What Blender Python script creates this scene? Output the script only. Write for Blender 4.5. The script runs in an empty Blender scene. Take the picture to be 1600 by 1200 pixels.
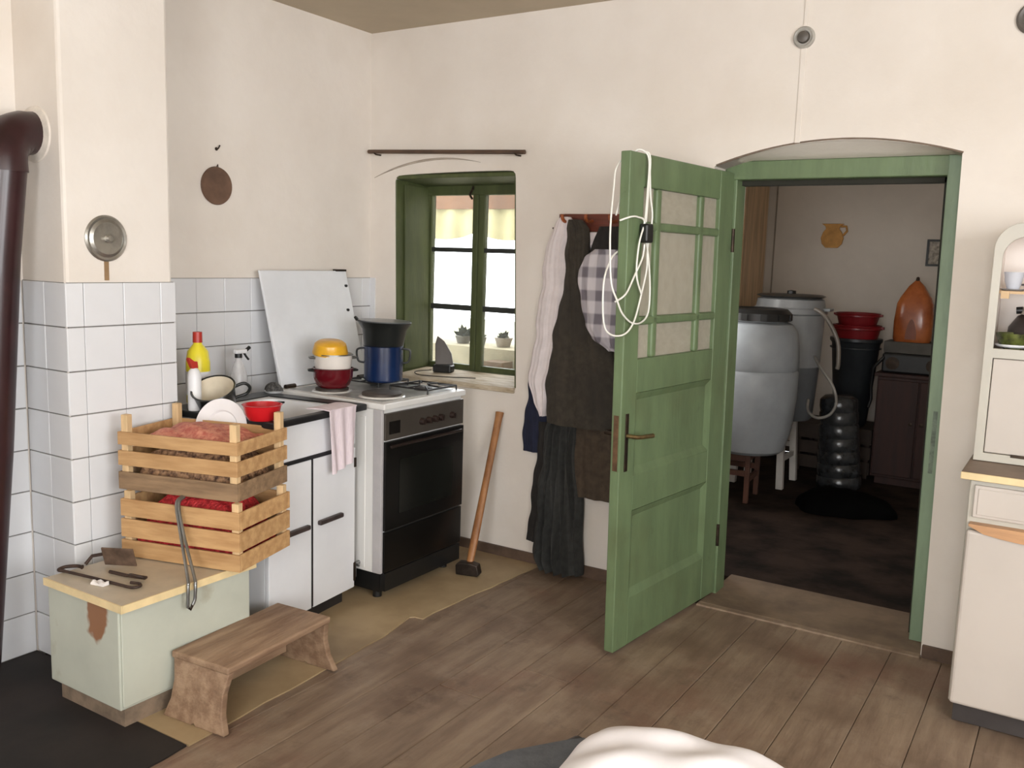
import bpy, bmesh, math, random
from mathutils import Vector, Matrix, Euler
from mathutils.geometry import tessellate_polygon
random.seed(7)
scene = bpy.context.scene
COL = scene.collection
PI = math.pi

# ---------------------------------------------------------------- camera
cam_d = bpy.data.cameras.new('camera'); cam = bpy.data.objects.new('camera', cam_d); COL.objects.link(cam)
cam_d.sensor_width = 36.0; cam_d.lens = 1411.18 * 36.0 / 1600.0; cam_d.clip_start = 0.05; cam_d.clip_end = 200
_yaw, _pit, _rol = 0.5637, 0.1384, -0.0307
_F = Vector((-math.sin(_yaw)*math.cos(_pit), math.cos(_yaw)*math.cos(_pit), -math.sin(_pit)))
_R = Vector((math.cos(_yaw), math.sin(_yaw), 0)); _U = _R.cross(_F)
_R2 = _R*math.cos(_rol) - _U*math.sin(_rol); _U2 = _U*math.cos(_rol) + _R*math.sin(_rol)
_M = Matrix((_R2, _U2, -_F)).transposed().to_4x4(); _M.translation = (3.2779, -3.7288, 1.4951)
cam.matrix_world = _M
scene.camera = cam

# ---------------------------------------------------------------- world, light, exposure
world = bpy.data.worlds.new('overcast_sky'); scene.world = world; world.use_nodes = True
bg = world.node_tree.nodes['Background']; bg.inputs[0].default_value = (0.93, 0.97, 1.0, 1); bg.inputs[1].default_value = 7.0
def area(name, loc, rot, sx, sy, power, col=(1, 0.97, 0.93)):
    d = bpy.data.lights.new(name, 'AREA'); d.shape = 'RECTANGLE'; d.size = sx; d.size_y = sy; d.energy = power; d.color = col
    o = bpy.data.objects.new(name, d); COL.objects.link(o); o.location = loc; o.rotation_euler = rot
    return o
# daylight coming in at the kitchen's own windows (right wall and the wall behind the camera)
area('daylight_right_window', (5.15, -3.0, 1.6), (0, PI/2, 0), 1.35, 1.2, 58, (0.98, 0.99, 1.0))
area('daylight_right_window_b', (5.15, -4.4, 1.6), (0, PI/2, 0), 1.35, 1.1, 42, (0.98, 0.99, 1.0))
area('daylight_rear_window', (3.2, -5.05, 1.55), (PI/2, 0, 0), 1.2, 1.35, 56, (0.98, 0.99, 1.0))
# daylight at the pantry's window
area('daylight_pantry_window', (1.0, 1.2, 1.45), (0, -PI/2, 0), 0.8, 0.6, 9, (1, 0.98, 0.95))
scene.view_settings.view_transform = 'Standard'; scene.view_settings.look = 'None'
scene.view_settings.gamma = 1.0; scene.view_settings.use_curve_mapping = False
scene.view_settings.exposure = 0.0

# ---------------------------------------------------------------- materials
def lin(c):
    return tuple((x/255/12.92 if x/255 <= 0.04045 else ((x/255+0.055)/1.055)**2.4) for x in c)
def mat(name, rgb, rough=0.6, var=0.12, scale=6.0, stretch=(1, 1, 1), rgb2=None, bump=0.0, bscale=None,
        metal=0.0, spec=0.5, detail=5, rnd=0.0, trans=0.0, alpha=1.0, coat=0.0, emit=None, stain=None):
    m = bpy.data.materials.new(name); m.use_nodes = True
    nt = m.node_tree; N = nt.nodes; L = nt.links; b = N['Principled BSDF']
    tc = N.new('ShaderNodeTexCoord'); mp = N.new('ShaderNodeMapping'); mp.inputs['Scale'].default_value = stretch
    L.new(tc.outputs['Object'], mp.inputs['Vector'])
    no = N.new('ShaderNodeTexNoise'); no.inputs['Scale'].default_value = scale; no.inputs['Detail'].default_value = detail
    no.inputs['Roughness'].default_value = 0.6
    L.new(mp.outputs[0], no.inputs['Vector'])
    cr = N.new('ShaderNodeValToRGB')
    a = lin(rgb); c2 = lin(rgb2) if rgb2 else tuple(x*(1-2.2*var) for x in a)
    c1 = a if rgb2 else tuple(min(1, x*(1+var)) for x in a)
    cr.color_ramp.elements[0].position = 0.36; cr.color_ramp.elements[1].position = 0.62
    cr.color_ramp.elements[0].color = (*c2, 1); cr.color_ramp.elements[1].color = (*c1, 1)
    L.new(no.outputs['Fac'], cr.inputs[0])
    out = cr.outputs[0]
    if stain:
        srgb, sscale, lo, hi, samt = stain
        n2 = N.new('ShaderNodeTexNoise'); n2.inputs['Scale'].default_value = sscale; n2.inputs['Detail'].default_value = 6
        ge = N.new('ShaderNodeNewGeometry'); L.new(ge.outputs['Position'], n2.inputs['Vector'])
        r2 = N.new('ShaderNodeMapRange'); r2.inputs[1].default_value = lo; r2.inputs[2].default_value = hi; r2.inputs[4].default_value = samt
        L.new(n2.outputs['Fac'], r2.inputs[0])
        mx = N.new('ShaderNodeMixRGB'); L.new(r2.outputs[0], mx.inputs[0]); L.new(out, mx.inputs[1]); mx.inputs[2].default_value = (*lin(srgb), 1)
        out = mx.outputs[0]
    if rnd:
        oi = N.new('ShaderNodeObjectInfo'); mr = N.new('ShaderNodeMapRange'); mr.inputs[3].default_value = 1-rnd; mr.inputs[4].default_value = 1+rnd
        L.new(oi.outputs['Random'], mr.inputs[0])
        hs = N.new('ShaderNodeHueSaturation'); L.new(mr.outputs[0], hs.inputs['Value']); L.new(out, hs.inputs['Color']); out = hs.outputs[0]
    L.new(out, b.inputs['Base Color'])
    b.inputs['Roughness'].default_value = rough; b.inputs['Metallic'].default_value = metal
    b.inputs['Specular IOR Level'].default_value = spec
    b.inputs['Transmission Weight'].default_value = trans; b.inputs['Alpha'].default_value = alpha
    b.inputs['Coat Weight'].default_value = coat
    if bump:
        n3 = N.new('ShaderNodeTexNoise'); n3.inputs['Scale'].default_value = bscale or scale*4; n3.inputs['Detail'].default_value = 4
        L.new(mp.outputs[0], n3.inputs['Vector'])
        bp = N.new('ShaderNodeBump'); bp.inputs['Strength'].default_value = bump; bp.inputs['Distance'].default_value = 0.01
        L.new(n3.outputs['Fac'], bp.inputs['Height']); L.new(bp.outputs[0], b.inputs['Normal'])
    return m
M = {}
M['plaster'] = mat('cream_plaster', (228, 220, 211), 0.9, 0.02, 2.0, rgb2=(221, 212, 202), bump=0.15, bscale=30, stain=((204, 192, 176), 1.3, 0.55, 0.80, 0.5))
M['plaster2'] = mat('pantry_plaster', (214, 204, 192), 0.9, 0.03, 2.0, bump=0.15, bscale=30)
M['ceiling'] = mat('ceiling_limewash', (186, 172, 150), 0.95, 0.04, 2.0, bump=0.1, bscale=30)
M['tile'] = mat('white_glazed_tile', (218, 218, 220), 0.18, 0.015, 3.0, rnd=0.02, spec=0.5)
M['grout'] = mat('grey_grout', (120, 116, 112), 0.95, 0.1, 20)
M['green'] = mat('green_paint', (100, 118, 84), 0.45, 0.07, 5, stretch=(3, 3, 0.6), bump=0.12, bscale=25, stain=((84, 90, 60), 3.5, 0.56, 0.75, 0.6))
M['green_win'] = mat('old_green_paint', (74, 82, 46), 0.6, 0.1, 5, stretch=(3, 3, 0.6), bump=0.15, bscale=25, stain=((58, 62, 30), 6, 0.55, 0.72, 0.6))
M['green_pale'] = mat('pale_green_paint', (126, 146, 120), 0.5, 0.06, 5, stretch=(3, 3, 0.6), bump=0.12, bscale=25, stain=((176, 184, 160), 5, 0.62, 0.72, 0.5))
M['plank'] = mat('worn_floor_board', (148, 128, 108), 0.6, 0.2, 2.4, stretch=(7, 0.9, 1), rgb2=(122, 102, 85), bump=0.2, bscale=14, rnd=0.07, stain=((104, 82, 66), 2.6, 0.46, 0.66, 0.75))
def dust(m, rgb, sc, lo, hi, amt):
    nt = m.node_tree; N = nt.nodes; L = nt.links; b = N['Principled BSDF']; src = b.inputs['Base Color'].links[0].from_socket
    ge = N.new('ShaderNodeNewGeometry'); n2 = N.new('ShaderNodeTexNoise'); n2.inputs['Scale'].default_value = sc; n2.inputs['Detail'].default_value = 8; n2.inputs['Roughness'].default_value = 0.7
    ad = N.new('ShaderNodeVectorMath'); ad.inputs[1].default_value = (3.3, 7.7, 1.1); L.new(ge.outputs['Position'], ad.inputs[0]); L.new(ad.outputs[0], n2.inputs['Vector'])
    r2 = N.new('ShaderNodeMapRange'); r2.inputs[1].default_value = lo; r2.inputs[2].default_value = hi; r2.inputs[4].default_value = amt; L.new(n2.outputs['Fac'], r2.inputs[0])
    mx = N.new('ShaderNodeMixRGB'); L.new(r2.outputs[0], mx.inputs[0]); L.new(src, mx.inputs[1]); mx.inputs[2].default_value = (*lin(rgb), 1); L.new(mx.outputs[0], b.inputs['Base Color'])
dust(M['plank'], (158, 140, 122), 4.5, 0.52, 0.72, 0.6)
dust(M['plank'], (116, 78, 62), 1.7, 0.55, 0.7, 0.5)
dust(M['plank'], (84, 66, 54), 7.0, 0.58, 0.72, 0.6)
dust(M['green'], (70, 74, 50), 9.0, 0.6, 0.75, 0.5)
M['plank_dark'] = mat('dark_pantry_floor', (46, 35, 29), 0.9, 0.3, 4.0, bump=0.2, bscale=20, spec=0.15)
M['subfloor'] = mat('dark_subfloor', (58, 46, 38), 0.9, 0.2, 6)
M['lino'] = mat('brown_linoleum', (176, 153, 118), 0.55, 0.12, 2.5, rgb2=(152, 129, 97), bump=0.06, stain=((104, 82, 60), 2.0, 0.52, 0.72, 0.6))
M['soot'] = mat('sooty_sheet', (36, 28, 25), 0.75, 0.3, 4, rgb2=(20, 15, 13), bump=0.1)
M['baseboard'] = mat('dark_baseboard', (96, 76, 62), 0.7, 0.15, 8)
M['concrete'] = mat('worn_threshold', (128, 108, 88), 0.75, 0.2, 5, rgb2=(102, 84, 68), bump=0.2, bscale=20)
def glassmat(name, rgb, alpha=0.25, rough=0.05):
    m = bpy.data.materials.new(name); m.use_nodes = True
    nt = m.node_tree; N = nt.nodes; L = nt.links; N.remove(N['Principled BSDF'])
    t = N.new('ShaderNodeBsdfTransparent'); g = N.new('ShaderNodeBsdfPrincipled'); mx = N.new('ShaderNodeMixShader')
    no = N.new('ShaderNodeTexNoise'); no.inputs['Scale'].default_value = 5
    mr = N.new('ShaderNodeMapRange'); mr.inputs[3].default_value = alpha*0.8; mr.inputs[4].default_value = alpha*1.2
    L.new(no.outputs['Fac'], mr.inputs[0]); L.new(mr.outputs[0], mx.inputs[0])
    g.inputs['Base Color'].default_value = (*lin(rgb), 1); g.inputs['Roughness'].default_value = rough
    L.new(t.outputs[0], mx.inputs[1]); L.new(g.outputs[0], mx.inputs[2]); L.new(mx.outputs[0], N['Material Output'].inputs['Surface'])
    return m
M['glass'] = glassmat('window_glass', (225, 230, 225), 0.10)

# ---------------------------------------------------------------- mesh helpers
class MB:
    def __init__(s): s.v = []; s.f = []
    def add(s, vs, fs, T=None):
        o = len(s.v)
        for p in vs:
            p = Vector(p); s.v.append(T @ p if T else p)
        for f in fs: s.f.append([i+o for i in f])
        return s
    def box(s, x0, x1, y0, y1, z0, z1, T=None):
        return s.add([(x0,y0,z0),(x1,y0,z0),(x1,y1,z0),(x0,y1,z0),(x0,y0,z1),(x1,y0,z1),(x1,y1,z1),(x0,y1,z1)],
              [(0,3,2,1),(4,5,6,7),(0,1,5,4),(1,2,6,5),(2,3,7,6),(3,0,4,7)], T)
    def lathe(s, prof, n=32, T=None, sy=1.0):
        vs = []; fs = []
        for (r, z) in prof:
            for k in range(n):
                a = 2*PI*k/n; vs.append((r*math.cos(a), r*math.sin(a)*sy, z))
        m = len(prof)
        for i in range(m-1):
            for k in range(n):
                k2 = (k+1) % n
                fs.append((i*n+k, i*n+k2, (i+1)*n+k2, (i+1)*n+k))
        a_, b_ = prof[0][0] > 1e-6, prof[-1][0] > 1e-6
        if m > 2 and a_ and b_:
            for k in range(n): fs.append(((m-1)*n+k, (m-1)*n+(k+1) % n, (k+1) % n, k))
        elif m == 2:
            fs.append(tuple(range(n-1, -1, -1))); fs.append(tuple((m-1)*n+k for k in range(n)))
        return s.add(vs, fs, T)
    def cyl(s, p0, p1, r0, r1=None, n=16):
        r1 = r0 if r1 is None else r1
        p0 = Vector(p0); p1 = Vector(p1); d = p1-p0
        T = Matrix.Translation(p0) @ d.to_track_quat('Z', 'Y').to_matrix().to_4x4()
        return s.lathe([(r0, 0), (r1, d.length)], n, T)
    def tube(s, pts, r, n=8, closed=False):
        P = [Vector(p) for p in pts]; m = len(P); vs = []; fs = []
        up = Vector((0, 0, 1)); prev = None
        for i in range(m):
            a = P[i-1] if (i > 0 or closed) else P[i]; b = P[(i+1) % m] if (i < m-1 or closed) else P[i]
            t = (b-a).normalized() if (b-a).length > 1e-9 else Vector((0, 0, 1))
            if prev is None:
                x = t.orthogonal().normalized()
            else:
                x = (prev - t*prev.dot(t)); x = x.normalized() if x.length > 1e-6 else t.orthogonal().normalized()
            prev = x; y = t.cross(x)
            rr = r[min(i, len(r)-1)] if isinstance(r, (list, tuple)) else r
            for k in range(n):
                an = 2*PI*k/n; vs.append(P[i] + (x*math.cos(an)+y*math.sin(an))*rr)
        rng = m if closed else m-1
        for i in range(rng):
            j = (i+1) % m
            for k in range(n):
                k2 = (k+1) % n; fs.append((i*n+k, i*n+k2, j*n+k2, j*n+k))
        if not closed:
            fs.append(tuple(range(n-1, -1, -1))); fs.append(tuple((m-1)*n+k for k in range(n)))
        return s.add(vs, fs)
    def prism(s, poly, d0, d1, axes='xzy', holes=(), T=None):
        """poly in 2D (a,b); extruded along third axis from d0 to d1. axes names where a, b, depth go."""
        loops = [list(poly)] + [list(h) for h in holes]
        tri = tessellate_polygon([[Vector((p[0], p[1], 0)) for p in l] for l in loops])
        flat = [p for l in loops for p in l]; n = len(flat)
        def put(p, d):
            q = [0, 0, 0]; q['xyz'.index(axes[0])] = p[0]; q['xyz'.index(axes[1])] = p[1]; q['xyz'.index(axes[2])] = d
            return tuple(q)
        vs = [put(p, d0) for p in flat] + [put(p, d1) for p in flat]
        fs = [tuple(t) for t in tri] + [tuple(i+n for i in reversed(t)) for t in tri]
        o = 0
        for l in loops:
            k = len(l)
            for i in range(k):
                j = (i+1) % k; fs.append((o+i, o+j, o+j+n, o+i+n))
            o += k
        return s.add(vs, fs, T)
    def shell(s, fn, nu, nv, back=None, T=None):
        """closed body between surface fn(u,v) and back(u,v)"""
        vs = [fn(i/nu, j/nv) for j in range(nv+1) for i in range(nu+1)] + [back(i/nu, j/nv) for j in range(nv+1) for i in range(nu+1)]
        w = nu+1; o = w*(nv+1); fs = []
        for j in range(nv):
            for i in range(nu):
                a = j*w+i; fs.append((a, a+1, a+w+1, a+w)); fs.append((o+a, o+a+w, o+a+w+1, o+a+1))
        for i in range(nu):
            fs.append((i, o+i, o+i+1, i+1)); a = nv*w+i; fs.append((a, a+1, o+a+1, o+a))
        for j in range(nv):
            a = j*w; fs.append((a, a+w, o+a+w, o+a)); a = j*w+nu; fs.append((a, o+a, o+a+w, a+w))
        return s.add(vs, fs, T)
    def mesh(s, name, m, smooth=None):
        me = bpy.data.meshes.new(name); me.from_pydata([tuple(p) for p in s.v], [], s.f)
        bm = bmesh.new(); bm.from_mesh(me); bmesh.ops.remove_doubles(bm, verts=bm.verts, dist=1e-6); bmesh.ops.recalc_face_normals(bm, faces=bm.faces); bm.to_mesh(me); bm.free()
        me.materials.append(m)
        if smooth is not None:
            for p in me.polygons: p.use_smooth = True
            me.set_sharp_from_angle(angle=math.radians(smooth))
        return me
    def build(s, name, m, parent=None, bevel=0.0, smooth=None, seg=2, local=False):
        ob = bpy.data.objects.new(name, s.mesh(name, m, smooth)); COL.objects.link(ob)
        attach(ob, parent, local)
        if bevel:
            b = ob.modifiers.new('bevel', 'BEVEL'); b.width = bevel; b.segments = seg; b.limit_method = 'ANGLE'; b.angle_limit = math.radians(40)
        return ob
def wmat(o):
    m = Matrix.LocRotScale(o.location, o.rotation_euler, o.scale)
    return wmat(o.parent) @ o.matrix_parent_inverse @ m if o.parent else m
def attach(ob, parent, local=False):
    if parent is not None:
        ob.parent = parent
        if not local: ob.matrix_parent_inverse = wmat(parent).inverted()
def tag(o, label, cat, group=None, kind=None):
    o['label'] = label; o['category'] = cat
    if group: o['group'] = group
    if kind: o['kind'] = kind
    return o
def thing(name, label, cat, loc=(0, 0, 0), rot=(0, 0, 0), group=None, kind=None):
    o = bpy.data.objects.new(name, None); COL.objects.link(o); o.empty_display_size = 0.1
    o.location = loc; o.rotation_euler = rot if isinstance(rot, tuple) else (0, 0, rot)
    return tag(o, label, cat, group, kind)
def copy_tree(o, parent=None):
    c = o.copy(); COL.objects.link(c)
    if parent: c.parent = parent
    for ch in list(o.children): copy_tree(ch, c)
    return c
def arc(cx, cz, r, a0, a1, n=12):
    return [(cx+r*math.cos(a0+(a1-a0)*k/n), cz+r*math.sin(a0+(a1-a0)*k/n)) for k in range(n+1)]
def arch_pts(x0, z0, x1, z1, rise, n=16):
    """points from (x0,z0) over an arch to (x1,z1)"""
    return [(x0+(x1-x0)*k/n, z0+(z1-z0)*k/n + rise*(1-(2*k/n-1)**2)) for k in range(n+1)]
def smooth_path(pts, n=6):
    P = [Vector(p) for p in pts]; out = []
    for i in range(len(P)-1):
        p0 = P[max(i-1, 0)]; p1 = P[i]; p2 = P[i+1]; p3 = P[min(i+2, len(P)-1)]
        for k in range(n):
            t = k/n
            out.append(0.5*((2*p1)+(p2-p0)*t+(2*p0-5*p1+4*p2-p3)*t*t+(3*p1-p0-3*p2+p3)*t**3))
    out.append(P[-1]); return out

# ================================================================ THE SETTING
H = 2.63; XR = 5.2; YB = -5.1; WT = 0.42
floor = MB().box(-0.3, XR+0.1, YB-0.1, WT, -0.14, -0.026).build('floor', M['subfloor'])
tag(floor, 'worn brown plank floor of the kitchen', 'floor', kind='structure')
x = 0.95; k = 0
while x < XR:
    w = random.uniform(0.165, 0.2)
    joint = random.uniform(-3.2, -0.9)
    for (ya, yb) in ((YB, joint-0.0015), (joint+0.0015, -0.004)):
        if yb-ya < 0.2: continue
        dz = random.uniform(-0.0065, -0.0045)
        MB().box(x+0.001, min(x+w, XR)-0.001, ya, yb, -0.026, dz).build('plank', M['plank'], floor, bevel=0.002, seg=1)
    x += w
ceil = MB().box(-0.3, XR, YB, WT, H, H+0.1).build('ceiling', M['ceiling']); tag(ceil, 'dull tan limewashed ceiling', 'ceiling', kind='structure')

# left wall, its tiled dado and the chimney breast
T0 = 1.368; S = 0.152
wl = MB().box(-0.3, -0.008, -1.75, WT, -0.1, H).box(-0.3, 0.112, YB, -1.75, -0.1, H).build('wall_left', M['plaster'])
tag(wl, 'cream plaster wall with white tiles behind sink and stove', 'wall', kind='structure')
ch = MB().box(-0.1, 0.372, -1.958, -1.538, 0, H).build('wall_chimney', M['plaster'], bevel=0.012)
tag(ch, 'cream chimney breast projecting from left wall, tiled below', 'wall', kind='structure')
TCACHE = {}
def tile(parent, o, u, nrm, w, h):
    key = (round(w, 4), round(h, 4))
    if key not in TCACHE:
        TCACHE[key] = MB().box(0, w, -0.004, 0.006, 0, h).mesh('tile', M['tile'])
    ob = bpy.data.objects.new('tile', TCACHE[key]); COL.objects.link(ob)
    z = Vector((0, 0, 1)); u = Vector(u); nrm = Vector(nrm)
    R = Matrix((u, nrm, z)).transposed().to_4x4(); R.translation = o
    loc, q, sc = R.decompose(); ob.location = loc; ob.rotation_mode = 'XYZ'; ob.rotation_euler = q.to_euler()
    if u.cross(nrm).z < 0:   # keep right handed
        pass
    attach(ob, parent)
    b = ob.modifiers.new('bevel', 'BEVEL'); b.width = 0.0015; b.segments = 1
    return ob
GH, GV = 0.0042, 0.0022
def field(parent, base, u, nrm, cuts, rows, skip=None):
    """base: point at coordinate 0; u: unit dir; cuts list along u"""
    u = Vector(u); nrm = Vector(nrm); base = Vector(base)
    for r in rows:
        z1 = T0 - r*S - GH/2; z0 = T0-(r+1)*S + GH/2
        for a, b in zip(cuts[:-1], cuts[1:]):
            p = base + u*(a+GV/2); p.z = max(z0, 0.002)
            j = nrm*random.uniform(-0.0008, 0.0008)
            tile(parent, p+j, u, nrm, b-a-GV, z1-max(z0, 0.002))
def rh(u, n): return Vector(u).cross(Vector(n)).z > 0
# u x n must be +z: for n=+x u=(0,-1,0); for n=-y u=(-1,0,0)... choose accordingly
cx_cuts = [0.0, 0.067, 0.219, 0.371, 0.438]                       # pilaster front (reversed from far to near)
field(ch, (0.374, -1.530, 0), (0, -1, 0), (1, 0, 0), [0.0, 0.067, 0.219, 0.371, 0.436], range(9))
field(ch, (0.378, -1.960, 0), (-1, 0, 0), (0, -1, 0), [0.0, 0.127, 0.258], range(9))
field(wl, (0.112, -1.968, 0), (0, -1, 0), (1, 0, 0), [k*S for k in range(8)], range(9))
field(wl, (-0.006, -0.004, 0), (0, -1, 0), (1, 0, 0), [0, 0.068, 0.22, 0.372, 0.524, 0.676, 0.828, 0.98, 1.132, 1.284, 1.436, 1.526], range(6))
# grout bed behind the tiles
MB().box(0.36, 0.3755, -1.955, -1.537, 0, T0).build('grout', M['grout'], ch)
MB().box(0.11, 0.36, -1.9605, -1.95, 0, T0).build('grout', M['grout'], ch)
MB().box(0.10, 0.1135, -3.16, -1.968, 0, T0).build('grout', M['grout'], wl)
MB().box(-0.02, -0.0045, -1.535, 0.0, 0.4, T0).build('grout', M['grout'], wl)

# back wall with arched window and door openings
def xdoor(z): return 2.859-0.0125*z
wa = [(0.180, 0.86), (0.160, 1.87), (0.166, 1.892), (0.182, 1.902)] + arch_pts(0.22, 1.905, 0.86, 1.912, 0.004, 6) + [(0.892, 1.908), (0.904, 1.895), (0.907, 1.875), (0.944, 0.86)]
door_arch = arch_pts(xdoor(1.93), 1.925, 1.895, 1.903, 0.075, 18)
outer = [(-0.3, -0.1), (1.895, -0.1)] + list(reversed(door_arch)) + [(2.859, -0.1), (XR, -0.1), (XR, H), (-0.3, H)]
wb = MB().prism(outer, 0.0, 0.305, 'xzy', holes=[wa]).prism(outer, 0.305, WT, 'xzy', holes=[[(0.03, 0.80), (0.03, 1.95), (1.02, 1.95), (1.02, 0.80)]]).build('wall_back', M['plaster'])
tag(wb, 'cream plaster back wall with window and doorway', 'wall', kind='structure')
MB().box(0.0, 0.034, -0.006, 0.002, 0.80, T0).build('tile', M['tile'], wb)
# faint raised plaster arch above the window
MB().tube([(px, -0.0015, pz) for px, pz in arch_pts(0.02, 1.895, 0.70, 1.955, 0.05, 20)], [0.005*math.sin(PI*min(1, (k+0.6)/20)) + 0.001 for k in range(21)], 6).build('plaster_crack', mat('crack_grey', (176, 164, 150), 0.9), wb)
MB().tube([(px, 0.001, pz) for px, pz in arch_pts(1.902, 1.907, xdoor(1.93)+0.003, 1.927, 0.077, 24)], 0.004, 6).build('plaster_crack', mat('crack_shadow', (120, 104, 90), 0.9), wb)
bb = MB().box(0.005, 1.892, -0.014, 0.002, -0.02, 0.048).build('baseboard_back', M['baseboard'], bevel=0.003); tag(bb, 'low dark baseboard left of the doorway', 'baseboard', kind='structure')
bb = MB().box(2.862, XR, -0.014, 0.002, -0.02, 0.046).build('baseboard_right', M['baseboard'], bevel=0.003); tag(bb, 'low dark baseboard right of the doorway beside cupboard', 'baseboard', kind='structure')
# right and rear walls with the windows that light the room (out of view)
def wall_holes(y0, y1, hs): return [(y0, -0.1), (y1, -0.1), (y1, H), (y0, H)], [[(a, 0.85), (b, 0.85), (b, 2.25), (a, 2.25)] for a, b in hs]
po, ho = wall_holes(YB-0.3, WT, [(-3.65, -2.35), (-5.0, -3.8)])
wr = MB().prism(po, XR, XR+0.4, 'yzx', holes=ho).build('wall_right', M['plaster']); tag(wr, 'cream plaster wall with two windows, right of camera', 'wall', kind='structure')
po, ho = wall_holes(-0.3, XR, [(2.55, 3.85)])
wq = MB().prism(po, YB-0.35, YB, 'xzy', holes=ho).build('wall_rear', M['plaster']); tag(wq, 'cream plaster wall with one window, behind camera', 'wall', kind='structure')

# ---- window_1 : green box window
w1 = thing('window_1', 'green painted casement window deep in the wall above stove', 'window', (0.53, 0.25, 0.86), kind='structure')
G = M['green_win']
fr = MB()
fr.prism([(0.179, 0.862), (0.159, 1.884), (0.168, 1.884), (0.188, 0.862)], 0.004, 0.30, 'xzy')     # left lining
fr.prism([(0.932, 0.862), (0.897, 1.884), (0.907, 1.884), (0.942, 0.862)], 0.004, 0.30, 'xzy')
fr.prism([(0.006, 1.886), (0.30, 1.866), (0.30, 1.90), (0.03, 1.914), (0.006, 1.904)], 0.165, 0.90, 'yzx')
fr.build('reveal_lining', G, w1, bevel=0.003)
MB().prism([(0.186, 0.885), (0.170, 1.862), (0.180, 1.862), (0.196, 0.885)], 0.06, 0.265, 'xzy').build('shutter_board', G, w1, bevel=0.003)
oc = MB(); oc.box(0.166, 0.905, 0.26, 0.305, 1.82, 1.872).box(0.166, 0.182, 0.268, 0.305, 0.86, 1.83).box(0.85, 0.915, 0.26, 0.305, 0.86, 1.83).box(0.18, 0.92, 0.26, 0.305, 0.86, 0.885)
oc.build('frame', G, w1, bevel=0.004)
ZS = [0.912, 1.205, 1.235, 1.518, 1.543, 1.822]
for (a, b) in ((0.178, 0.505), (0.507, 0.852)):
    gl, gr = (0.196, 0.468) if a < 0.3 else (0.545, 0.80)
    sash = MB().box(a, gl, 0.272, 0.304, 0.875, 1.85).box(gr, b, 0.272, 0.304, 0.875, 1.85).box(gl, gr, 0.272, 0.304, 0.875, 0.912).box(gl, gr, 0.272, 0.304, 1.822, 1.85).build('sash', G, w1, bevel=0.004)
    for z0, z1 in ((1.205, 1.235), (1.518, 1.543)):
        MB().box(gl, gr, 0.276, 0.300, z0, z1).build('muntin', mat('dark_muntin', (46, 48, 44), 0.6, 0.1), sash, bevel=0.003)
    for z0, z1 in ((ZS[0], ZS[1]), (ZS[2], ZS[3]), (ZS[4], ZS[5])):
        MB().box(gl-0.004, gr+0.004, 0.287, 0.290, z0-0.004, z1+0.004).build('pane', M['glass'], sash)
MB().tube(smooth_path([(0.47, 0.262, 1.80), (0.475, 0.235, 1.82), (0.50, 0.22, 1.845), (0.49, 0.24, 1.86)]), 0.006, 8).build('latch', mat('rusty_latch', (62, 50, 38), 0.6, metal=0.5), w1)
MB().prism([(0.262, 0.855), (0.262, 0.882), (-0.018, 0.862), (-0.018, 0.836), (0.0, 0.836), (0.0, 0.855)], 0.182, 0.940, 'yzx').build('window_sill', mat('worn_white_sill', (206, 192, 170), 0.7, 0.08, 8, rgb2=(160, 142, 116), stretch=(1, 4, 4)), w1, bevel=0.004)

# ---- doorway: frame, threshold, open door leaf
tf = thing('trim_1', 'green wooden door frame set back in the arched doorway', 'door frame', (2.39, 0.18, 0), kind='structure')
def lean(z): return -0.012*z
MB().prism([(2.795, -0.02), (2.862, -0.02), (2.842, 1.935), (2.774, 1.935)], 0.125, 0.20, 'xzy').build('jamb', M['green_pale'], tf, bevel=0.004)
MB().prism([(1.90, -0.02), (1.970, -0.02), (1.950, 1.935), (1.88, 1.935)], 0.137, 0.25, 'xzy').build('jamb', M['green'], tf, bevel=0.004)
MB().box(1.90, 2.835, 0.128, 0.20, 1.858, 1.935).build('head', M['green'], tf, bevel=0.004)
def inf_(u, v):
    xx = 1.897+(2.834-1.897)*u; zt = 1.903+(1.925-1.903)*u+0.074*(1-(2*u-1)**2)
    return Vector((xx, 0.127+(0.006-0.127)*v, min(1.936, zt)+(zt-min(1.936, zt))*v))
MB().shell(inf_, 24, 3, lambda u, v: inf_(u, v)+Vector((0, 0.03, 0.02*0))).build('plaster_infill', M['plaster'], tf, smooth=40)
stm = mat('shadowed_door_stop', (40, 38, 28), 0.8)  # shadow in the rebate is put into this dark stop colour
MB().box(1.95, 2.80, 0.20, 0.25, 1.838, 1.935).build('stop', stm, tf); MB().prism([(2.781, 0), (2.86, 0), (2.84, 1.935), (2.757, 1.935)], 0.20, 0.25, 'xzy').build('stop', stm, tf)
MB().box(2.806, 2.822, 0.1235, 0.127, 0.70, 0.95).build('strike_plate', mat('painted_strike', (104, 118, 100), 0.5, 0.2, 30), tf)
th = MB().box(1.94, 2.86, 0.0, 0.44, -0.06, 0.004).build('threshold', M['concrete'], floor, bevel=0.006)
MB().box(1.94, 2.86, -0.03, 0.02, -0.02, 0.002).build('threshold_strip', M['plank'], floor, bevel=0.004)

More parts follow.
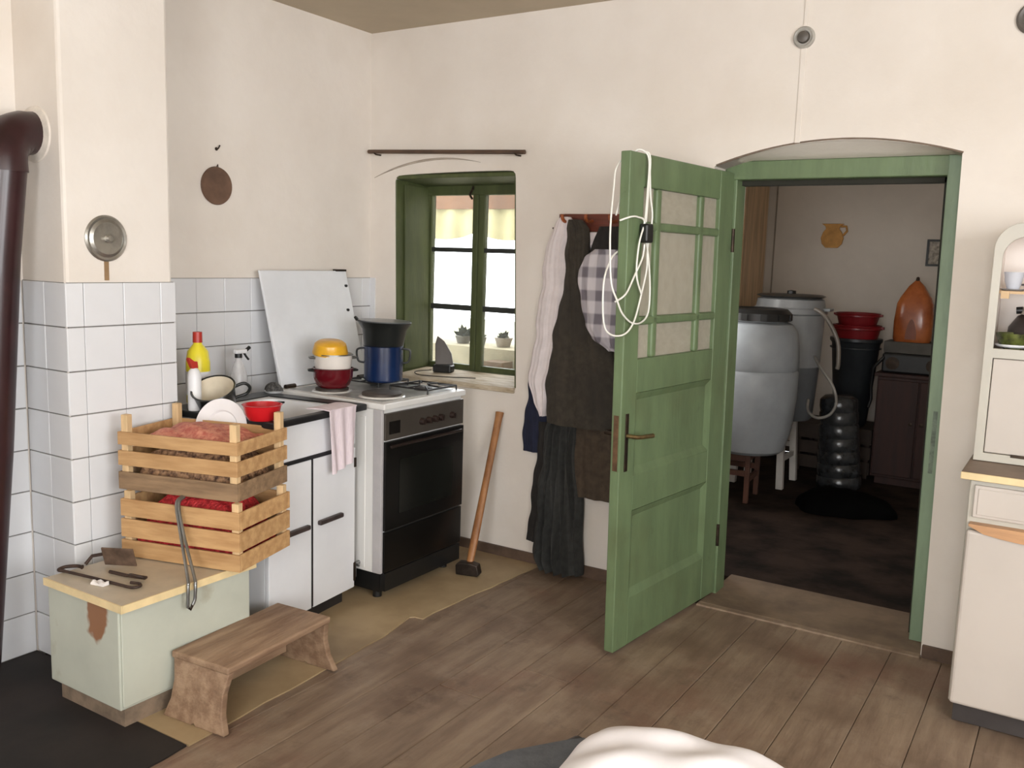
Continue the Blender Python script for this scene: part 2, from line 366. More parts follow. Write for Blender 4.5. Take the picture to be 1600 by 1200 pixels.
LA = Vector((1.879, -0.738, 0)); LU = Vector((0.083, 0.872, 0)).normalized(); LN = Vector((LU.y, -LU.x, 0)); LW = 0.876; LT = 0.041
d1 = thing('door_1', 'open green panelled door with glazed upper panes and white cord', 'door', tuple(LA + LU*LW), kind='structure')
def lp(u, z, n=0.0): # door coordinates -> world (slight lean of the old leaf)
    return LA + LU*u + LN*n + Vector((lean(z), 0, z))
def lbox(mb, u0, u1, z0, z1, n0, n1):
    c = [lp(u, z, n) for n in (n0, n1) for (u, z) in ((u0, z0), (u1, z0), (u1, z1), (u0, z1))]
    return mb.add(c, [(0, 3, 2, 1), (4, 5, 6, 7), (0, 1, 5, 4), (1, 2, 6, 5), (2, 3, 7, 6), (3, 0, 4, 7)])
DG = M['green']; Zt = 1.887
for (u0, u1) in ((0, 0.105), (0.745, LW)):
    lbox(MB(), u0, u1, 0.012, Zt, -LT, 0).build('stile', DG, d1, bevel=0.004)
for (z0, z1) in ((0.012, 0.205), (0.55, 0.69), (1.005, 1.135), (1.768, Zt)):
    lbox(MB(), 0.105, 0.745, z0, z1, -LT, -0.001).build('rail', DG, d1, bevel=0.004)
for (z0, z1) in ((0.205, 0.55), (0.69, 1.005)):
    p = lbox(MB(), 0.10, 0.75, z0-0.005, z1+0.005, -0.032, -0.016).build('panel', DG, d1)
    def cham(a, b, c, d, q=0.028):   # sloping frame moulding of the recess
        o_ = [lp(a, c, -0.001), lp(b, c, -0.001), lp(b, d, -0.001), lp(a, d, -0.001)]; i_ = [lp(a+q, c+q, -0.0155), lp(b-q, c+q, -0.0155), lp(b-q, d-q, -0.0155), lp(a+q, d-q, -0.0155)]
        bk = [lp(a, c, -0.03), lp(b, c, -0.03), lp(b, d, -0.03), lp(a, d, -0.03)]
        for k in range(4):
            j = (k+1) % 4
            MB().add([o_[k], o_[j], i_[j], i_[k], bk[k], bk[j]], [(0, 1, 2, 3), (0, 4, 5, 1), (3, 2, 5, 4), (0, 3, 4), (1, 5, 2)]).build('moulding', DG, p)
    cham(0.105, 0.745, z0, z1)
UC = [0.105, 0.205, 0.24, 0.565, 0.60, 0.745]; ZC = [1.135, 1.262, 1.294, 1.612, 1.644, 1.768]
for (a, b) in ((0.205, 0.24), (0.565, 0.60)): lbox(MB(), a, b, 1.135, 1.768, -0.036, 0.002).build('muntin', DG, d1, bevel=0.008)
for (a, b) in ((1.262, 1.294), (1.612, 1.644)): lbox(MB(), 0.105, 0.745, a, b, -0.036, 0.002).build('muntin', DG, d1, bevel=0.008)
MP = glassmat('curtained_door_glass', (176, 170, 154), 0.8, 0.2)
for i in (0, 2, 4):
    for j in (0, 2, 4):
        lbox(MB(), UC[i]-0.003, UC[i+1]+0.003, ZC[j]-0.003, ZC[j+1]+0.003, -0.022, -0.018).build('pane', MP, d1)
iron = mat('dark_iron', (58, 46, 36), 0.45, 0.25, 20, metal=0.7)
lbox(MB(), 0.030, 0.052, 0.715, 0.935, 0.0, 0.004).build('lock_plate', iron, d1, bevel=0.002)
hd = MB().tube([lp(0.04, 0.852, 0.002), lp(0.04, 0.852, 0.045), lp(0.055, 0.852, 0.055), lp(0.145, 0.846, 0.055)], [0.008, 0.008, 0.008, 0.009], 10).build('handle', mat('worn_brass', (150, 128, 92), 0.3, 0.2, 20, metal=0.9), d1, smooth=40)
MB().tube([lp(0.04, 0.852, -0.041), lp(0.04, 0.852, -0.09), lp(0.06, 0.852, -0.10), lp(0.14, 0.846, -0.10)], 0.008, 10).build('handle', iron, d1, smooth=40)
lbox(MB(), -0.002, 0.0, 0.72, 0.93, -0.03, -0.01).build('lock_face', mat('rusty_lock', (104, 78, 56), 0.5, 0.2, 20, metal=0.4), d1)
for z in (0.28, 1.60):
    MB().cyl(lp(0.878, z-0.05, 0.004), lp(0.878, z+0.05, 0.004), 0.008, n=10).build('hinge', iron, d1)

# ---- pantry behind the doorway
PY = 3.62; PX0 = 1.03; PX1 = 3.25
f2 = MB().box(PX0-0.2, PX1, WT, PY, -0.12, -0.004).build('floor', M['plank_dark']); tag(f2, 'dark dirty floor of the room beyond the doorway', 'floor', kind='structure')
MB().box(PX0, PX1, 0.0, PY+0.2, 2.45, 2.55)
c2 = MB().box(PX0-0.2, PX1+0.2, WT, PY+0.2, 2.45, 2.55).build('ceiling', M['plaster2']); tag(c2, 'ceiling of the room beyond the doorway', 'ceiling', kind='structure')
w = MB().box(PX0-0.2, PX1+0.2, PY, PY+0.2, 0, 2.45).build('wall_pantry_back', M['plaster2']); tag(w, 'dim plaster wall with jug ornament seen through doorway', 'wall', kind='structure')
MB().box(PX0, PX1, PY-0.015, PY, 0, 0.09).build('skirting', mat('pantry_skirting', (70, 58, 50), 0.8), w)
w = MB().prism([(WT, 0), (PY, 0), (PY, 2.45), (WT, 2.45)], PX0-0.2, PX0, 'yzx', holes=[[(0.8, 1.0), (1.6, 1.0), (1.6, 1.9), (0.8, 1.9)]]).build('wall_pantry_left', M['plaster2']); tag(w, 'left wall of the dim room beyond the doorway', 'wall', kind='structure')
w = MB().box(PX1, PX1+0.2, WT, PY, 0, 2.45).build('wall_pantry_right', M['plaster2']); tag(w, 'right wall of the dim room beyond the doorway', 'wall', kind='structure')
t = MB().box(PX0, PX0+0.03, 2.95, 3.50, 0, 2.3).build('trim_2', mat('tan_wood', (208, 178, 142), 0.6, 0.12, 4, stretch=(6, 6, 0.6))); tag(t, 'tan wooden door casing at the left edge of far room', 'door casing', kind='structure')
t = MB().cyl((PX0+0.065, PY-0.012, 0), (PX0+0.065, PY-0.012, 2.45), 0.006).build('trim_3', mat('painted_pipe', (150, 138, 122), 0.6)); tag(t, 'thin painted pipe in the corner of far room', 'pipe', kind='structure')

def lab(o, l, c, g=None): return tag(o, l, c, g)
plast_w = mat('white_poly_barrel', (148, 152, 156), 0.4, 0.05, 6, spec=0.4)
# barrel on brown stool
b = thing('plastic_barrel', 'white plastic barrel with black screw lid on brown stool', 'barrel', (1.55, 1.80, 0.345))
pr = [(0.0, 0.0), (0.20, 0.0), (0.225, 0.02), (0.262, 0.16), (0.278, 0.34), (0.280, 0.50), (0.272, 0.52), (0.280, 0.54), (0.274, 0.66), (0.258, 0.75), (0.225, 0.80), (0.185, 0.815), (0.185, 0.83), (0.0, 0.83)]
MB().lathe(pr, 40).build('body', plast_w, b, smooth=35, local=True)
li = MB().lathe([(0.0, 0.82), (0.215, 0.82), (0.215, 0.865), (0.19, 0.89), (0.13, 0.895), (0.12, 0.88), (0.0, 0.88)], 40).build('lid', mat('black_plastic', (24, 24, 24), 0.4), b, smooth=35, local=True)
for k in range(12):
    a = k*PI/6; MB().box(0.208, 0.222, -0.018, 0.018, 0.825, 0.86, Matrix.Rotation(a, 4, 'Z')).build('lug', bpy.data.materials['black_plastic'], li, local=True)
def stool(name, label, m, loc, w, h, rot=0, splay=0.04, lw=0.03, rung=True):
    s_ = thing(name, label, 'stool', loc, rot)
    MB().box(-w/2, w/2, -w/2, w/2, h-0.03, h).build('seat', m, s_, bevel=0.006, local=True)
    MB().box(-w/2+0.03, w/2-0.03, -w/2+0.03, w/2-0.03, h-0.075, h-0.03).build('apron', m, s_, local=True)
    for sx in (-1, 1):
        for sy in (-1, 1):
            t0 = Vector((sx*(w/2-0.035), sy*(w/2-0.035), h-0.03)); t1 = Vector((sx*(w/2-0.035+splay), sy*(w/2-0.035+splay), 0))
            mb = MB(); q = lw/2
            mb.add([t0+Vector((a, b_, 0)) for a, b_ in ((-q, -q), (q, -q), (q, q), (-q, q))] + [t1+Vector((a, b_, 0)) for a, b_ in ((-q, -q), (q, -q), (q, q), (-q, q))],
                   [(0, 1, 2, 3), (7, 6, 5, 4), (0, 4, 5, 1), (1, 5, 6, 2), (2, 6, 7, 3), (3, 7, 4, 0)])
            mb.build('leg', m, s_, bevel=0.003, local=True)
    if rung:
        e = w/2-0.035+splay*0.6
        for sx in (-1, 1):
            MB().box(sx*e-0.008, sx*e+0.008, -e, e, h*0.38, h*0.38+0.035).build('stretcher', m, s_, local=True)
            MB().box(-e, e, sx*e-0.008, sx*e+0.008, h*0.5, h*0.5+0.035).build('stretcher', m, s_, local=True)
    return s_
stool('wooden_stool', 'reddish brown wooden stool under the plastic barrel', mat('red_brown_wood', (98, 64, 50), 0.6, 0.15, 5), (1.42, 1.92, 0), 0.34, 0.343, 0.08, 0.0, 0.03)
stool('wooden_stool', 'white painted wooden stool under the tall fermenting tank', mat('white_paint_wood', (205, 200, 194), 0.5, 0.05), (1.47, 2.47, 0), 0.36, 0.48, 0.0, 0.02, 0.045)
# fermenter
b = thing('fermenting_tank', 'tall translucent white tank with flat grey lid on white stool', 'tank', (1.60, 2.38, 0.482))
MB().lathe([(0, 0), (0.175, 0), (0.19, 0.02), (0.212, 0.36)], 40).build('lower_body', mat('poly_with_wine', (98, 101, 105), 0.35, 0.06), b, smooth=35, local=True)
MB().lathe([(0.2, 0.36), (0.213, 0.36), (0.224, 0.70), (0.238, 0.71), (0.238, 0.74), (0.224, 0.75), (0.215, 0.80), (0.19, 0.81), (0, 0.81)], 40).build('upper_body', mat('poly_pale', (146, 148, 150), 0.35, 0.05), b, smooth=35, local=True)
ld = MB().lathe([(0, 0.812), (0.20, 0.812), (0.225, 0.822), (0.20, 0.832), (0, 0.836)], 40).build('lid', mat('grey_lid', (70, 66, 62), 0.4), b, smooth=35, local=True)
MB().lathe([(0, 0.83), (0.03, 0.83), (0.028, 0.855), (0, 0.86)], 16).build('knob', bpy.data.materials['black_plastic'], ld, local=True)
MB().box(0.20, 0.27, -0.05, 0.05, 0.73, 0.75).build('grip', plast_w, b, bevel=0.005, local=True)
hz = mat('clear_hose', (120, 112, 104), 0.3, 0.1)
h = MB().tube(smooth_path([(1.80, 2.22, 1.23), (1.86, 2.2, 1.20), (1.92, 2.2, 1.12), (1.965, 2.2, 1.02), (1.975, 2.2, 0.90), (1.97, 2.2, 0.86)]), 0.014, 10).build('siphon_hose', hz, smooth=60)
tag(h, 'stiff grey hose drooping from the rim of tall tank', 'hose')
h = MB().tube(smooth_path([(1.815, 2.25, 0.92), (1.90, 2.05, 0.88), (2.0, 1.98, 0.78), (2.03, 1.98, 0.68), (2.0, 1.98, 0.60), (1.92, 2.0, 0.565), (1.84, 2.08, 0.59), (1.80, 2.22, 0.64)]), 0.009, 10).build('siphon_hose', mat('pale_hose', (146, 142, 136), 0.3), smooth=60)
tag(h, 'thin pale hose looping out from side of tall tank', 'hose')
# dark bin with two red buckets nested on top
dk = mat('charcoal_plastic', (44, 47, 50), 0.4, 0.1)
b = thing('waste_bin', 'tall charcoal plastic bin tapering downward under red buckets', 'bin', (1.885, 3.12, 0.36))
MB().lathe([(0, 0), (0.10, 0), (0.115, 0.03), (0.165, 0.60), (0.18, 0.62), (0.18, 0.64), (0.14, 0.64), (0.14, 0.62), (0, 0.62)], 32).build('body', dk, b, smooth=35, local=True)
MB().tube([(0.172*math.cos(a), 0.172*math.sin(a), 0.57) for a in [k*PI/16 for k in range(32)]], 0.006, 6, closed=True).build('rim', dk, b, smooth=60, local=True)
cr8 = thing('wooden_crate', 'low dark wooden box behind the tank supporting the bin', 'box', (1.80, 3.2, 0))
for k, (z0, z1) in enumerate(((0.03, 0.12), (0.14, 0.23), (0.25, 0.355))):
    for sy in (-1, 1):
        MB().box(-0.26, 0.26, sy*0.20-0.008, sy*0.20+0.008, z0, z1).build('slat', mat('dark_crate', (58, 46, 38), 0.8), cr8, local=True)
    for sx in (-1, 1):
        MB().box(sx*0.26-0.008, sx*0.26+0.008, -0.2, 0.2, z0, z1).build('slat', bpy.data.materials['dark_crate'], cr8, local=True)
MB().box(-0.262, 0.262, -0.205, 0.205, 0.340, 0.358).build('top', bpy.data.materials['dark_crate'], cr8, local=True)
for sx in (-1, 1):
    for sy in (-1, 1): MB().box(sx*0.24-0.015, sx*0.24+0.015, sy*0.18-0.015, sy*0.18+0.015, 0, 0.34).build('post', bpy.data.materials['dark_crate'], cr8, local=True)
red = mat('dark_red_plastic', (128, 24, 30), 0.35, 0.06)
def bucket(label, z, r, h_):
    b = thing('bucket', label, 'bucket', (1.885, 3.12, z-0.02), group='red buckets on the bin')
    MB().lathe([(0, 0), (r*0.82, 0), (r*0.96, h_*0.75), (r*1.06, h_*0.78), (r*1.06, h_*0.86), (r, h_*0.9), (r*1.02, h_), (r*0.96, h_), (r*0.78, 0.01), (0, 0.01)], 32).build('body', red, b, smooth=35, local=True)
    for s_ in (-1, 1): MB().box(s_*r*1.0, s_*r*1.12, -0.015, 0.015, h_*0.8, h_*0.95).build('handle_ear', red, b, local=True)
bucket('red plastic bucket, lower one, seated in the dark bin', 0.985, 0.165, 0.13)
bucket('red plastic bucket, upper one, stacked above the dark bin', 1.10, 0.15, 0.10)
# ribbed dark pack
b = thing('bottle_pack', 'ribbed glossy grey plastic bundle standing on pantry floor before bin', 'plastic bundle', (1.965, 2.55, 0), (0.0, -0.07, 0.0))
rib = mat('glossy_grey_film', (46, 48, 50), 0.25, 0.25, 14, bump=0.18, bscale=30, spec=0.6)
prf = []
for k in range(7):
    z = 0.02+k*0.088; rr = 0.145-0.004*k
    prf += [(rr, z), (rr+0.003, z+0.03), (rr, z+0.074), (rr-0.006, z+0.081)]
MB().lathe([(0, 0.0)] + prf + [(0.09, 0.65), (0, 0.66)], 28, sy=0.9).build('wrap', rib, b, smooth=40, local=True)
b = thing('black_mound', 'low near-black bag on the pantry floor', 'mound', (2.10, 2.06, 0))  # low rounded mound in one near-black colour
rr_ = random.Random(3)
ph = [rr_.uniform(0, 6) for _ in range(6)]
def moundp(u, v):
    a = u*2*PI; zz = math.sin(v*PI/2); r = (0.30+0.03*math.sin(3*a+ph[0])+0.015*math.sin(7*a+ph[1]))*math.cos(v*PI/2)**0.7
    return Vector((r*math.cos(a), r*math.sin(a)*0.8, 0.11*zz+0.012*math.sin(9*a+ph[2]+6*v)*zz*(1-v)))
mb = MB(); nu, nv = 36, 10
mb.add([moundp(i/nu, j/nv) for j in range(nv+1) for i in range(nu)], [(j*nu+i, j*nu+(i+1) % nu, (j+1)*nu+(i+1) % nu, (j+1)*nu+i) for j in range(nv) for i in range(nu)] + [tuple(range(nu-1, -1, -1))])
mb.build('sack', mat('matte_black', (8, 8, 8), 0.9, spec=0.05), b, smooth=60, local=True)
# cabinet with things on it
b = thing('pantry_cabinet', 'dark reddish brown wooden cabinet in the far room', 'cabinet', (2.34, 3.17, 0))
dw = mat('dark_mahogany', (54, 25, 17), 0.6, 0.15, 4, stretch=(5, 5, 0.5))
MB().box(-0.25, 0.30, -0.25, 0.4, 0.05, 0.76).build('body', dw, b, bevel=0.004, local=True)
MB().box(-0.27, 0.32, -0.27, 0.4, 0.76, 0.785).build('top', dw, b, bevel=0.004, local=True)
MB().box(-0.22, 0.27, -0.23, 0.38, 0.0, 0.05).build('plinth', dw, b, local=True)
for (x0, x1) in ((-0.24, 0.02), (0.03, 0.29)):
    d = MB().box(x0, x1, -0.268, -0.25, 0.07, 0.74).build('door', dw, b, bevel=0.004, local=True)
    MB().lathe([(0, 0), (0.01, 0), (0.014, 0.018), (0, 0.02)], 12, Matrix.Translation((x1-0.03 if x0 < 0 else x0+0.03, -0.268, 0.45)) @ Matrix.Rotation(PI/2, 4, 'X')).build('knob', iron, d, local=True)
b = thing('cassette_radio', 'black radio lying under a grey box on pantry cabinet', 'radio', (2.30, 3.08, 0.786))
MB().box(-0.20, 0.22, -0.12, 0.12, 0.0, 0.135).build('case', bpy.data.materials['black_plastic'], b, bevel=0.012, local=True)
for s_ in (-1, 1): MB().lathe([(0, 0), (0.045, 0), (0.045, 0.006), (0, 0.008)], 20, Matrix.Translation((s_*0.13, -0.12, 0.066)) @ Matrix.Rotation(PI/2, 4, 'X')).build('speaker', iron, b, local=True)
MB().tube([(-0.19, 0, 0.12), (-0.19, -0.13, 0.10), (-0.25, -0.13, 0.03), (-0.262, -0.10, -0.10), (-0.255, -0.10, -0.2), (-0.27, -0.10, -0.26)], 0.012, 8).build('cable', bpy.data.materials['black_plastic'], b, smooth=60, local=True)
b = MB().box(2.10, 2.42, 2.98, 3.20, 0.923, 1.002).build('storage_box', mat('grey_card_box', (88, 84, 78), 0.7), bevel=0.004); tag(b, 'flat grey box between radio and orange jar', 'box')
b = thing('orange_jar', 'translucent orange jar with a pointed top on grey box', 'jar', (2.265, 3.09, 1.003))
og = mat('orange_plastic', (186, 104, 52), 0.25, 0.18, 7, rgb2=(150, 74, 34), spec=0.7, bump=0.1)
mb = MB(); n = 4
prf = [(0.116, 0), (0.124, 0.02), (0.126, 0.14), (0.116, 0.26), (0.098, 0.305), (0.05, 0.385), (0.005, 0.432)]
def sq(r, z, n=32):
    out = []
    for k in range(n):
        a = 2*PI*k/n; c, s_ = math.cos(a), math.sin(a); e = (abs(c)**4+abs(s_)**4)**(-0.25); out.append((r*c*e, r*s_*e*0.8, z))
    return out
vs = []; fs = []
for r, z in prf: vs += sq(r, z)
for i in range(len(prf)-1):
    for k in range(32): fs.append((i*32+k, i*32+(k+1) % 32, (i+1)*32+(k+1) % 32, (i+1)*32+k))
fs += [tuple(range(31, -1, -1)), tuple(range((len(prf)-1)*32, len(prf)*32))]
mb.add(vs, fs).build('body', og, b, smooth=35, local=True)
MB().lathe([(0, 0.42), (0.014, 0.42), (0.01, 0.445), (0, 0.45)], 12).build('tip', iron, b, local=True)
mb = MB(); pts = arch_pts(-0.035, 0.06, 0.035, 0.06, 0.1, 12)
mb.prism([(-0.035, 0.02)] + pts + [(0.035, 0.02)], -0.106, -0.098, 'xzy').build('window_mark', mat('amber_recess', (126, 62, 30), 0.3), b, local=True)
# wall ornaments
b = thing('jug_ornament', 'flat orange jug shaped ornament hung on pantry wall', 'wall ornament', (1.545, PY-0.012, 1.65))
jm = mat('terracotta_orange', (200, 146, 74), 0.6, 0.12, 12)
half = [(0.045, 0), (0.075, 0.03), (0.085, 0.075), (0.07, 0.12), (0.05, 0.145), (0.055, 0.165), (0.085, 0.185)]
MB().prism(half + [(-x_, z_) for x_, z_ in reversed(half)], -0.012, 0.011, 'xzy').build('jug', jm, b, bevel=0.003, local=True)
MB().tube([(0.06, 0, 0.165), (0.10, 0, 0.165), (0.108, 0, 0.13), (0.08, 0, 0.095)], 0.009, 8).build('handle', jm, b, smooth=60, local=True)
b = thing('picture_frame', 'small black framed picture on pantry wall by the jamb', 'picture', (2.32, PY-0.012, 1.53))
for (x0, x1, z0, z1) in ((-0.09, 0.09, 0, 0.015), (-0.09, 0.09, 0.18, 0.195), (-0.09, -0.075, 0.015, 0.18), (0.075, 0.09, 0.015, 0.18)):
    MB().box(x0, x1, -0.012, 0.01, z0, z1).build('frame', mat('black_frame', (22, 20, 18), 0.4), b, local=True)
MB().box(-0.075, 0.075, -0.002, 0.01, 0.015, 0.18).build('print', mat('pale_print', (170, 160, 146), 0.6, 0.3, 30), b, local=True)

# ================================================================ KITCHEN THINGS
BP = bpy.data.materials['black_plastic']
wood = mat('pale_pine', (198, 158, 110), 0.6, 0.1, 4, stretch=(1, 8, 8), rgb2=(172, 131, 86), bump=0.1, bscale=20, rnd=0.08)
wood_g = mat('weathered_pine', (150, 122, 92), 0.7, 0.1, 4, stretch=(1, 8, 8), rgb2=(118, 94, 70), bump=0.1, bscale=20)
woodp = mat('pale_pine_post', (212, 180, 136), 0.6, 0.08, 6, stretch=(6, 6, 1), rnd=0.06)
white_en = mat('white_enamel', (226, 226, 228), 0.25, 0.02, 3)
chrome = mat('steel', (150, 150, 148), 0.3, 0.1, 10, metal=0.9)

# linoleum strip and sooty sheet on the floor
def ragged(p, q, n, amp, rd):
    p = Vector(p); q = Vector(q); out = []
    for k in range(n): out.append(tuple((p.lerp(q, k/n)+Vector((rd.uniform(-amp, amp), rd.uniform(-amp, amp)))).to_tuple()))
    return out
rd = random.Random(5)
poly = [(0.48, -2.07)] + ragged((1.105, -2.07), (1.055, -1.0), 10, 0.004, rd) + [(1.02, -0.90), (1.035, -0.885), (1.075, -0.88)] + ragged((1.068, -0.8), (1.125, -0.02), 10, 0.004, rd) + [(1.125, -0.016), (0.02, -0.016), (0.02, -1.5), (0.48, -1.5)]
l = MB().prism(poly, -0.0055, 0.0, 'xyz').build('linoleum_strip', M['lino']); tag(l, 'brown linoleum strip along the kitchen units', 'floor covering')
poly = [(0.115, YB)] + [(1.16, YB), (1.13, -2.6)] + ragged((1.12, -2.35), (1.108, -2.09), 4, 0.006, rd) + [(1.10, -2.072), (0.86, -2.072), (0.478, -2.072), (0.478, -1.968), (0.115, -1.968)]
l = MB().prism(poly, -0.0055, 0.0, 'xyz').build('hearth_sheet', M['soot']); tag(l, 'black sooty floor sheet in the near left corner', 'floor covering')

# stove pipe
t = thing('stove_pipe', 'dark brown enamelled stove pipe with elbow into chimney breast', 'stove pipe', (0.22, -2.25, 0.0))
pe = mat('brown_enamel', (48, 22, 25), 0.34, 0.15, 6, coat=0.1)
px, py = 0.225, -2.085
MB().tube([(0.20, -2.22, 0.05), (0.215, -2.15, 0.8), (0.236, -2.108, 1.45), (0.262, -2.088, 1.735)], 0.068, 28).build('pipe', pe, t, smooth=50)
el = [(0.262, -2.088, 1.725)] + [(0.262-0.037*k/8, -2.088+0.105-0.105*math.cos(k*PI/16), 1.755+0.105*math.sin(k*PI/16)) for k in range(9)] + [(0.222, -1.962, 1.862)]
MB().tube(el, [0.0705 if k % 2 else 0.072 for k in range(len(el))], 28).build('elbow', pe, t, smooth=20)
MB().lathe([(0.068, 0), (0.094, 0), (0.092, 0.006), (0.068, 0.012)], 32, Matrix.Translation((px, -1.9585, 1.86)) @ Matrix.Rotation(PI/2, 4, 'X')).build('wall_collar', mat('pale_collar', (222, 212, 200), 0.6), t, smooth=35)
# round metal flue cover
t = thing('flue_cover', 'round dented aluminium flue cover with knob on chimney breast', 'vent cover', (0.372, -1.808, 1.52))
al = mat('dull_aluminium', (168, 164, 156), 0.35, 0.12, 12, metal=0.85, bump=0.1)
RX = Matrix.Translation((0.372, -1.808, 1.52)) @ Matrix.Rotation(PI/2, 4, 'Y')
MB().lathe([(0, 0), (0.078, 0), (0.080, 0.006), (0.074, 0.012), (0.066, 0.010), (0.055, 0.016), (0.03, 0.014), (0, 0.014)], 40, RX).build('plate', al, t, smooth=30)
MB().lathe([(0, 0.013), (0.014, 0.013), (0.016, 0.026), (0.010, 0.034), (0, 0.035)], 20, RX).build('knob', al, t, smooth=35)
MB().box(0.372, 0.376, -1.816, -1.800, 1.375, 1.445).build('tab', mat('rusty_tab', (150, 120, 86), 0.6), t)
# round wooden board on left wall with nail
t = thing('wall_disc', 'round brown wooden disc hung on the plaster above tiles', 'wall disc', (-0.008, -1.018, 1.77))
MB().lathe([(0, 0), (0.080, 0), (0.083, 0.006), (0.080, 0.013), (0.073, 0.012), (0, 0.012)], 40, Matrix.Translation((-0.008, -1.018, 1.77)) @ Matrix.Rotation(PI/2, 4, 'Y')).build('board', mat('brown_board', (104, 78, 62), 0.6, 0.15, 8), t, smooth=30)
MB().tube([(0.0, -1.018, 1.852), (0.004, -1.014, 1.862), (0.0, -1.01, 1.852)], 0.002, 6).build('loop', iron, t)
t = thing('wall_nail', 'small bent nail in plaster above the round wooden disc', 'nail', (-0.008, -1.012, 1.935))
MB().tube([(-0.02, -1.012, 1.928), (0.006, -1.012, 1.93), (0.012, -1.008, 1.945)], 0.003, 8).build('shank', iron, t)
MB().lathe([(0, 0), (0.008, 0), (0.007, 0.003), (0, 0.004)], 12, Matrix.Translation((-0.007, -1.012, 1.929)) @ Matrix.Rotation(PI/2, 4, 'Y')).build('plate', iron, t)

# low mint cabinet
t = thing('low_cabinet', 'low pale mint cabinet with chipped corner under the crates', 'cabinet', (0.67, -1.885, 0))
mint = mat('mint_paint', (182, 184, 170), 0.5, 0.04, 3, stain=((150, 140, 118), 7, 0.62, 0.74, 0.6))
nt = mint.node_tree
# chipped brown patch near the corner
geo = nt.nodes.new('ShaderNodeNewGeometry'); vm = nt.nodes.new('ShaderNodeVectorMath'); vm.operation = 'SUBTRACT'; vm.inputs[1].default_value = (0.765, -2.138, 0.355)
nt.links.new(geo.outputs['Position'], vm.inputs[0])
vs_ = nt.nodes.new('ShaderNodeVectorMath'); vs_.operation = 'MULTIPLY'; vs_.inputs[1].default_value = (13, 4, 9); nt.links.new(vm.outputs[0], vs_.inputs[0])
nz = nt.nodes.new('ShaderNodeTexNoise'); nz.inputs['Scale'].default_value = 16; nt.links.new(geo.outputs['Position'], nz.inputs['Vector'])
ln = nt.nodes.new('ShaderNodeVectorMath'); ln.operation = 'LENGTH'; nt.links.new(vs_.outputs[0], ln.inputs[0])
ad = nt.nodes.new('ShaderNodeMath'); ad.operation = 'ADD'; nt.links.new(ln.outputs['Value'], ad.inputs[0]); nt.links.new(nz.outputs['Fac'], ad.inputs[1])
mr = nt.nodes.new('ShaderNodeMapRange'); mr.inputs[1].default_value = 1.12; mr.inputs[2].default_value = 1.28; mr.inputs[3].default_value = 1; mr.inputs[4].default_value = 0
nt.links.new(ad.outputs[0], mr.inputs[0])
bs = nt.nodes['Principled BSDF']; old = bs.inputs['Base Color'].links[0].from_socket
mx = nt.nodes.new('ShaderNodeMixRGB'); nt.links.new(mr.outputs[0], mx.inputs[0]); nt.links.new(old, mx.inputs[1]); mx.inputs[2].default_value = (*lin((138, 96, 66)), 1)
nt.links.new(mx.outputs[0], bs.inputs['Base Color'])
MB().box(0.500, 0.875, -2.138, -1.625, 0.065, 0.393).build('body', mint, t, bevel=0.004)
MB().box(0.875, 0.882, -2.132, -1.63, 0.075, 0.388).build('side_panel', mint, t, bevel=0.003)
MB().box(0.494, 0.904, -2.144, -1.622, 0.393, 0.417).build('top', mat('beige_laminate', (186, 172, 150), 0.4, 0.05, 10), t, bevel=0.004)
eg = mat('cream_edging', (224, 200, 152), 0.5, 0.06, 10)
MB().box(0.904, 0.909, -2.1432, -1.622, 0.393, 0.4175).build('edging', eg, t); MB().box(0.494, 0.909, -2.149, -2.1442, 0.393, 0.4175).build('edging', eg, t)
MB().box(0.52, 0.86, -2.115, -1.65, 0.0, 0.066).build('plinth', mat('dirty_plinth', (128, 110, 92), 0.8, 0.2, 10), t)
# tools on it
rust = mat('rusty_iron', (66, 50, 42), 0.6, 0.25, 18, metal=0.4)
t = thing('fire_poker', 'long thin rusty poker with hooked end on the mint cabinet', 'poker', (0.65, -2.06, 0.418))
MB().tube([(0.51, -2.085, 0.425), (0.65, -2.063, 0.424), (0.79, -2.048, 0.424)], 0.005, 8).build('rod', rust, t, smooth=60)
MB().tube(smooth_path([(0.79, -2.048, 0.424), (0.815, -2.04, 0.424), (0.82, -2.02, 0.425), (0.80, -2.01, 0.425), (0.77, -2.02, 0.425)]), 0.005, 8).build('hook', rust, t, smooth=60)
MB().tube(smooth_path([(0.51, -2.085, 0.425), (0.485, -2.09, 0.425), (0.48, -2.065, 0.427), (0.505, -2.04, 0.429), (0.53, -2.035, 0.429)]), [0.006]*24+[0.008], 8).build('grip', rust, t, smooth=60)
t = thing('ash_scraper', 'rusty ash scraper with tilted rectangular plate on mint cabinet', 'scraper', (0.61, -1.95, 0.418))
T_ = Matrix.Translation((0.60, -1.945, 0.455)) @ Matrix.Rotation(0.5, 4, 'Z') @ Matrix.Rotation(0.35, 4, 'X')
MB().box(-0.055, 0.055, -0.003, 0.003, -0.035, 0.035, T_).build('blade', mat('rust_plate', (104, 84, 70), 0.6, 0.2, 18, metal=0.3), t, bevel=0.001)
MB().tube([(0.555, -1.96, 0.462), (0.51, -1.985, 0.45), (0.502, -2.005, 0.425)], 0.006, 8).build('handle', rust, t, smooth=60)
t = thing('lid_lifter', 'short rusty stove lid lifter lying by poker hook', 'lid lifter', (0.70, -1.99, 0.418))
MB().tube([(0.63, -2.0, 0.425), (0.70, -1.99, 0.425), (0.775, -1.97, 0.426)], 0.006, 8).build('bar', rust, t, smooth=60)
MB().tube(smooth_path([(0.72, -1.99, 0.43), (0.75, -2.0, 0.44), (0.775, -1.985, 0.435), (0.775, -1.965, 0.427)]), 0.005, 8).build('claw', rust, t, smooth=60)
t = thing('paper_scrap', 'small crumpled white scrap beside the poker', 'paper scrap', (0.69, -2.085, 0.418))
